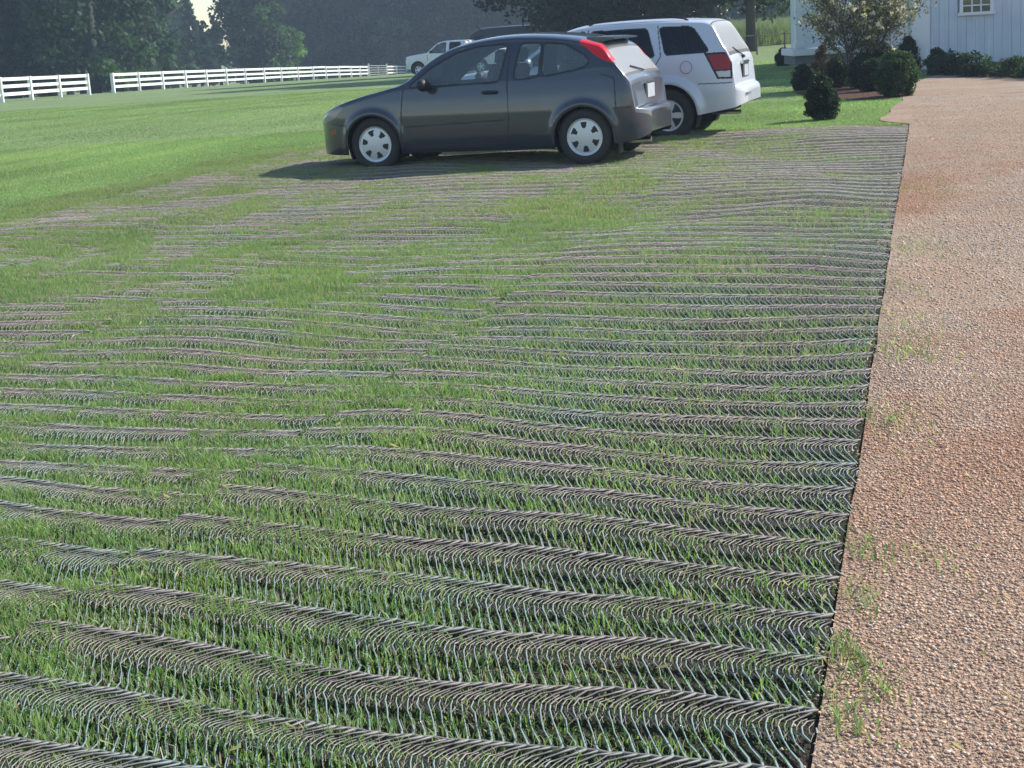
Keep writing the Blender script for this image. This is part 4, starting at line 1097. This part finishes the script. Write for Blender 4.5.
# hedge along the barn
r = np.random.default_rng(77)
h0 = ground_at(940, 75.5); h1 = ground_at(1075, 80)
HL = (h1-h0).length
root = empty('ivy_hedge', h0, 0, 'low loose dark green hedge along the foot of the white barn wall', 'hedge')
cs, rs, cn, bs = [], [], [], []
for k in range(150):
    t = r.random(); q = (h1-h0)*t; hh = .36+.10*math.sin(t*9)+.08*math.sin(t*23)
    cs.append((q.x+r.normal()*.12, q.y+.15+r.normal()*.16, hh*r.random())); rs.append(.14); cn.append(90); bs.append(np.array([.028, .055, .030])*(.7+.8*r.random()))
V, Fc, C_ = leaf_cloud(cs, rs, cn, .05, bs, .3, r)
mesh_np('foliage', V, Fc, M['leaf'], root, colors=C_)
m = MB()
for k in range(12):
    q = (h1-h0)*((k+.5)/12); m.tube([(q.x, q.y+.15, -.05), (q.x+.03, q.y+.12, .3)], .012, 5)
m.build('stem', M['bark'], root)

# mulch bed
ml = [ground_at(*q) for q in ((796, 93), (812, 98), (850, 100), (885, 100), (905, 97), (913, 83), (915, 76), (880, 76), (830, 79), (797, 84))]
poly_sheet('mulch_bed', [(q.x, q.y) for q in ml], .016, M['mulch'], 'brown mulch bed under the shrubs by the porch', wob=.03)

# flowering small tree in the bed
def flowering():
    p = ground_at(858, 88); r = np.random.default_rng(33)
    root = empty('flowering_tree', p, 0, 'tall open many-stemmed tree with brownish leaves and pale blossoms in front of the porch', 'tree')
    m = MB(); cs, rs, cn, bs = [], [], [], []; bl = []
    def branch(a, d, L_, rad, dep):
        n = 4; pts = [a]; dd = d.copy()
        for i in range(n):
            dd = (dd+Vector(r.normal(size=3))*.16+Vector((0, 0, .05))).normalized(); pts.append(pts[-1]+dd*L_/n)
        m.tube(pts, [rad*(1-.55*i/n) for i in range(n+1)], 5, False)
        if dep >= 1:
            for q in pts[1:]: cs.append(tuple(q)); rs.append(.13); cn.append(3 if q.z > .9 else 6); bs.append(np.array([.13, .12, .085])*(.6+.9*r.random())*(np.array([1, 1.15, .9]) if r.random() < .45 else 1))
        if dep < 3:
            for i in range(4 if dep else 6):
                t = pts[1+int(r.integers(0, n))]; s = (dd+Vector(r.normal(size=3))*.75); s.z = abs(s.z)*.8+.25; branch(t, s.normalized(), L_*.62, rad*.5, dep+1)
        else: bl.append(pts[-1])
    for k in range(6):
        a = k*1.05; branch(Vector((math.cos(a)*.12, math.sin(a)*.12, 0)), Vector((math.cos(a)*.30, math.sin(a)*.30, 1)).normalized(), 1.35, .026, 0)
    m.build('branches', M['bark'], root)
    V, Fc, C_ = leaf_cloud(cs, rs, cn, .05, bs, .4, r, 1)
    mesh_np('crown', V, Fc, M['leaf'], root, colors=C_)
    sel = [b for b in bl if r.random() < .40 and b.z < 2.2]
    V, Fc, C_ = leaf_cloud([tuple(b) for b in sel], [.05]*len(sel), [9]*len(sel), .055, [np.array([.66, .62, .58])]*len(sel), .15, r, 1)
    mesh_np('blossoms', V, Fc, M['leaf'], root, colors=C_)
flowering()

# ------------------------------------------------------------------ barn and porch
def barn():
    a = at(913, 73, 34.6); rz = R(-14); o = Vector((a.x, a.y, 0))
    root = empty('white_barn', o, rz, 'white barn with vertical board siding and a small paned window at the right edge', 'barn')
    Lw, D, H = 11.0, 8.0, 3.1
    wx0, wx1, wz0, wz1 = 0, 0, 0, 0
    # window place from the photograph
    ca, sa = math.cos(rz), math.sin(rz)
    def local(px, py):
        A, B, Cc = ray(px, py)     # intersect view ray with wall plane y'=0
        nx, ny = -sa, ca
        t = (o.x*nx+o.y*ny)/(A*nx+B*ny); X, Y, Z = A*t-o.x, B*t-o.y, CAMH+Cc*t
        return X*ca+Y*sa, Z
    wx0, wz0 = local(963, 12.5); wx1, _ = local(990, 12.5); wz1 = wz0+.50*(wx1-wx0)/.78*1.55
    # wall boards as real vertical planks with small gaps, split round the window
    w = MB(); x = .0; pw = .19; k = 0; rr = random.Random(4)
    w.box((Lw/2, .10, H/2), (Lw, .04, H)) if False else None
    while x < Lw-.001:
        x1 = min(Lw, x+pw); z0, z1 = .12, H; c = (x+x1)/2; pr = rr.uniform(0, .006)
        spans = [(z0, z1)]
        if x1 > wx0 and x < wx1: spans = [(z0, wz0), (wz1, z1)]
        for s0, s1 in spans: w.box((c, .03-pr, (s0+s1)/2), (x1-x-.004, .05, s1-s0))
        x = x1; k += 1
    w.box((Lw/2, .16, (wz0+.1)/2), (Lw, .12, wz0-.1)); w.box((Lw/2, .16, (wz1+H)/2), (Lw, .12, H-wz1))
    w.box((wx0/2, .16, (wz0+wz1)/2), (wx0, .12, wz1-wz0-.004)); w.box(((wx1+Lw)/2, .16, (wz0+wz1)/2), (Lw-wx1, .12, wz1-wz0-.004))
    w.box((.07, D/2+.12, H/2), (.12, D-.2, H-.02)); w.box((Lw-.07, D/2+.12, H/2), (.12, D-.2, H-.02)); w.box((Lw/2, D, H/2), (Lw-.3, .12, H-.02))
    w.build('wall', M['siding'], root)
    f = MB(); f.box((Lw/2, .05, .07), (Lw, .14, .20)); f.build('foundation', plain('concrete_footing', (.22, .22, .22), .9), root)
    for cx_ in (.17, 2.6): 
        cb = MB(); cb.box((cx_, -.012, H/2+.03), (.38 if cx_ < 1 else .13, .032, H-.1)); cb.build('corner_board', M['white_trim'], root, bevel=.004)
    W_, H_ = wx1-wx0, wz1-wz0
    fr = MB(); cxm = (wx0+wx1)/2; t = .075
    fr.box((wx0-t/2, -.010, (wz0+wz1)/2), (t, .07, H_)); fr.box((wx1+t/2, -.010, (wz0+wz1)/2), (t, .07, H_)); fr.box((cxm, -.010, wz1+t/2), (W_+2*t, .07, t))
    fo = fr.build('window', M['white_trim'], root, bevel=.004)
    sl = MB(); sl.box((cxm, -.03, wz0-.035), (W_+.22, .11, .065)); sl.build('sill', M['white_trim'], fo, bevel=.004)
    mu = MB()
    for i in (1, 2): mu.box((wx0+W_*i/3, .02, (wz0+wz1)/2), (.028, .03, H_))
    for j in (1, 2, 3): mu.box((cxm, .022, wz0+H_*j/4), (W_, .028, .028))
    mu.build('muntins', M['white_trim'], fo)
    pn = MB(); pn.box((cxm, .05, (wz0+wz1)/2), (W_, .012, H_)); pn.build('pane', M['pane'], fo)
    rf = MB(); rf.prism([(0, 0), (0, .1), (0, 0)], 0, 0) if False else None
    rid = H+2.4
    for s in (0, 1):
        y0, y1 = (-.35, D/2) if s == 0 else (D+.35, D/2)
        zA = H-.05; vs = [(-.3, y0, zA), (Lw+.3, y0, zA), (Lw+.3, y1, rid), (-.3, y1, rid)]; vs += [(v[0], v[1], v[2]+.1) for v in vs]
        rf.add(vs, [(0, 1, 2, 3), (4, 7, 6, 5), (0, 4, 5, 1), (1, 5, 6, 2), (2, 6, 7, 3), (3, 7, 4, 0)])
    rf.build('roof', M['roof'], root)
    gb = MB()
    for x in (.07, Lw-.07): gb.add([(x-.05, .1, H), (x-.05, D-.1, H), (x-.05, D/2, rid-.05), (x+.05, .1, H), (x+.05, D-.1, H), (x+.05, D/2, rid-.05)], [(0, 1, 2), (3, 5, 4), (0, 3, 4, 1), (1, 4, 5, 2), (2, 5, 3, 0)])
    gb.build('gable', M['siding'], root)
    return root
barn()

def porch():
    Y0 = 41.5; a = at(793, 57, Y0); b = at(905, 57, Y0); z0 = 0.1
    root = empty('porch_building', (a.x, Y0, z0), 0, 'grey white building with an open porch on square posts behind the flowering tree', 'building')
    Lx = b.x-a.x+1.2; D = 1.7; fl = at(800, 49, Y0).z-z0
    f = MB(); f.box((Lx/2, D/2, fl-.09), (Lx, D, .18)); f.build('porch_floor', M['white_trim'], root, bevel=.01)
    s = MB(); s.box((Lx/2, D/2+.06, (fl-.18)/2), (Lx-.15, D-.2, fl-.18)); s.build('foundation', plain('stone_foundation', (.16, .16, .17), .9, noise=.3, nscale=5), root)
    wx = at(826, 40, Y0+D).x-a.x
    w = MB(); xx = wx; rr = random.Random(8)
    while xx < Lx+2: w.box((xx+.1, D+.05+rr.uniform(0, .006), (fl+2.9)/2+.1), (.19, .05, 2.9)); xx += .2
    w.box(((wx+Lx+2)/2, D+2.6, 1.6), (Lx+2-wx, 4.9, 3.0)); w.build('wall', M['siding'], root)
    for px in (801,):
        X = at(px, 40, Y0).x-a.x; p = MB(); p.box((X, .16, fl+1.35), (.24, .24, 2.7)); p.box((X, .16, fl+.09), (.30, .30, .14)); p.build('post', M['white_trim'], root, bevel=.008)
    p = MB(); p.box((Lx-.1, .16, fl+1.35), (.22, .22, 2.7)); p.build('post', M['white_trim'], root, bevel=.008)
    bm_ = MB(); bm_.box((Lx/2, .16, fl+2.82), (Lx+.3, .26, .24)); bm_.build('beam', M['white_trim'], root)
    rf = MB(); vs = [(-.4, -.5, fl+2.9), (Lx+1, -.5, fl+2.9), (Lx+1, 5, 5.0), (-.4, 5, 5.0)]; vs += [(v[0], v[1], v[2]+.12) for v in vs]
    rf.add(vs, [(0, 1, 2, 3), (4, 7, 6, 5), (0, 4, 5, 1), (1, 5, 6, 2), (2, 6, 7, 3), (3, 7, 4, 0)]); rf.build('roof', M['roof'], root)
porch()

# ------------------------------------------------------------------ haze
hz = MB(); hz.box((20, 140, 11), (900, 620, 46)); ho = None
m = bpy.data.materials.new('haze'); m.use_nodes = True; nt = m.node_tree; nt.nodes.remove(nt.nodes['Principled BSDF'])
pv = nt.nodes.new('ShaderNodeVolumePrincipled'); pv.inputs['Color'].default_value = (.62, .80, 1, 1); pv.inputs['Density'].default_value = .0009; pv.inputs['Anisotropy'].default_value = .35
nt.links.new(pv.outputs[0], nt.nodes['Material Output'].inputs['Volume'])
ho = hz.build('haze', m); tag(ho, 'thin pale summer haze over the whole place', 'haze', kind='stuff')

# ------------------------------------------------------------------ light
SUN_EL = R(36); SUN_AZ = math.atan2(.93, .37)      # clockwise from +Y
w = bpy.data.worlds.new('World'); scene.world = w; w.use_nodes = True; nt = w.node_tree
bg = nt.nodes['Background']; sky = nt.nodes.new('ShaderNodeTexSky'); sky.sky_type = 'NISHITA'; sky.sun_disc = False
sky.sun_elevation = SUN_EL; sky.sun_rotation = SUN_AZ; sky.dust_density = 0.3; sky.air_density = 1.0
nt.links.new(sky.outputs[0], bg.inputs[0]); bg.inputs[1].default_value = .13
sl = bpy.data.lights.new('sun', 'SUN'); sl.energy = 4.6; sl.angle = R(.5); sl.color = (1, .95, .86)
so = bpy.data.objects.new('sun', sl); COL.objects.link(so)
sd = Vector((math.sin(SUN_AZ)*math.cos(SUN_EL), math.cos(SUN_AZ)*math.cos(SUN_EL), math.sin(SUN_EL)))
so.rotation_euler = sd.to_track_quat('Z', 'Y').to_euler(); so.location = sd*60

# ------------------------------------------------------------------ camera
cam = bpy.data.cameras.new('camera'); cam.sensor_width = 36; cam.lens = F/1024*36; cam.clip_end = 6000; cam.clip_start = .05
co = bpy.data.objects.new('camera', cam); COL.objects.link(co); scene.camera = co
fwd = Vector((0, math.cos(PITCH), -math.sin(PITCH))); right0 = Vector((1, 0, 0)); down0 = Vector((0, -math.sin(PITCH), -math.cos(PITCH)))
# image right / down in world (roll)
rt_ = right0*math.cos(ROLL)+down0*math.sin(ROLL); dn = -right0*math.sin(ROLL)+down0*math.cos(ROLL)
Mx = Matrix((rt_, -dn, -fwd)).transposed().to_4x4(); Mx.translation = (0, 0, CAMH)
co.matrix_world = Mx
vs_ = scene.view_settings; vs_.view_transform = 'Standard'; vs_.look = 'None'; vs_.gamma = 1; vs_.exposure = 0.62; vs_.use_curve_mapping = False
scene.cycles.max_bounces = 6; scene.cycles.transparent_max_bounces = 12; scene.cycles.volume_bounces = 0
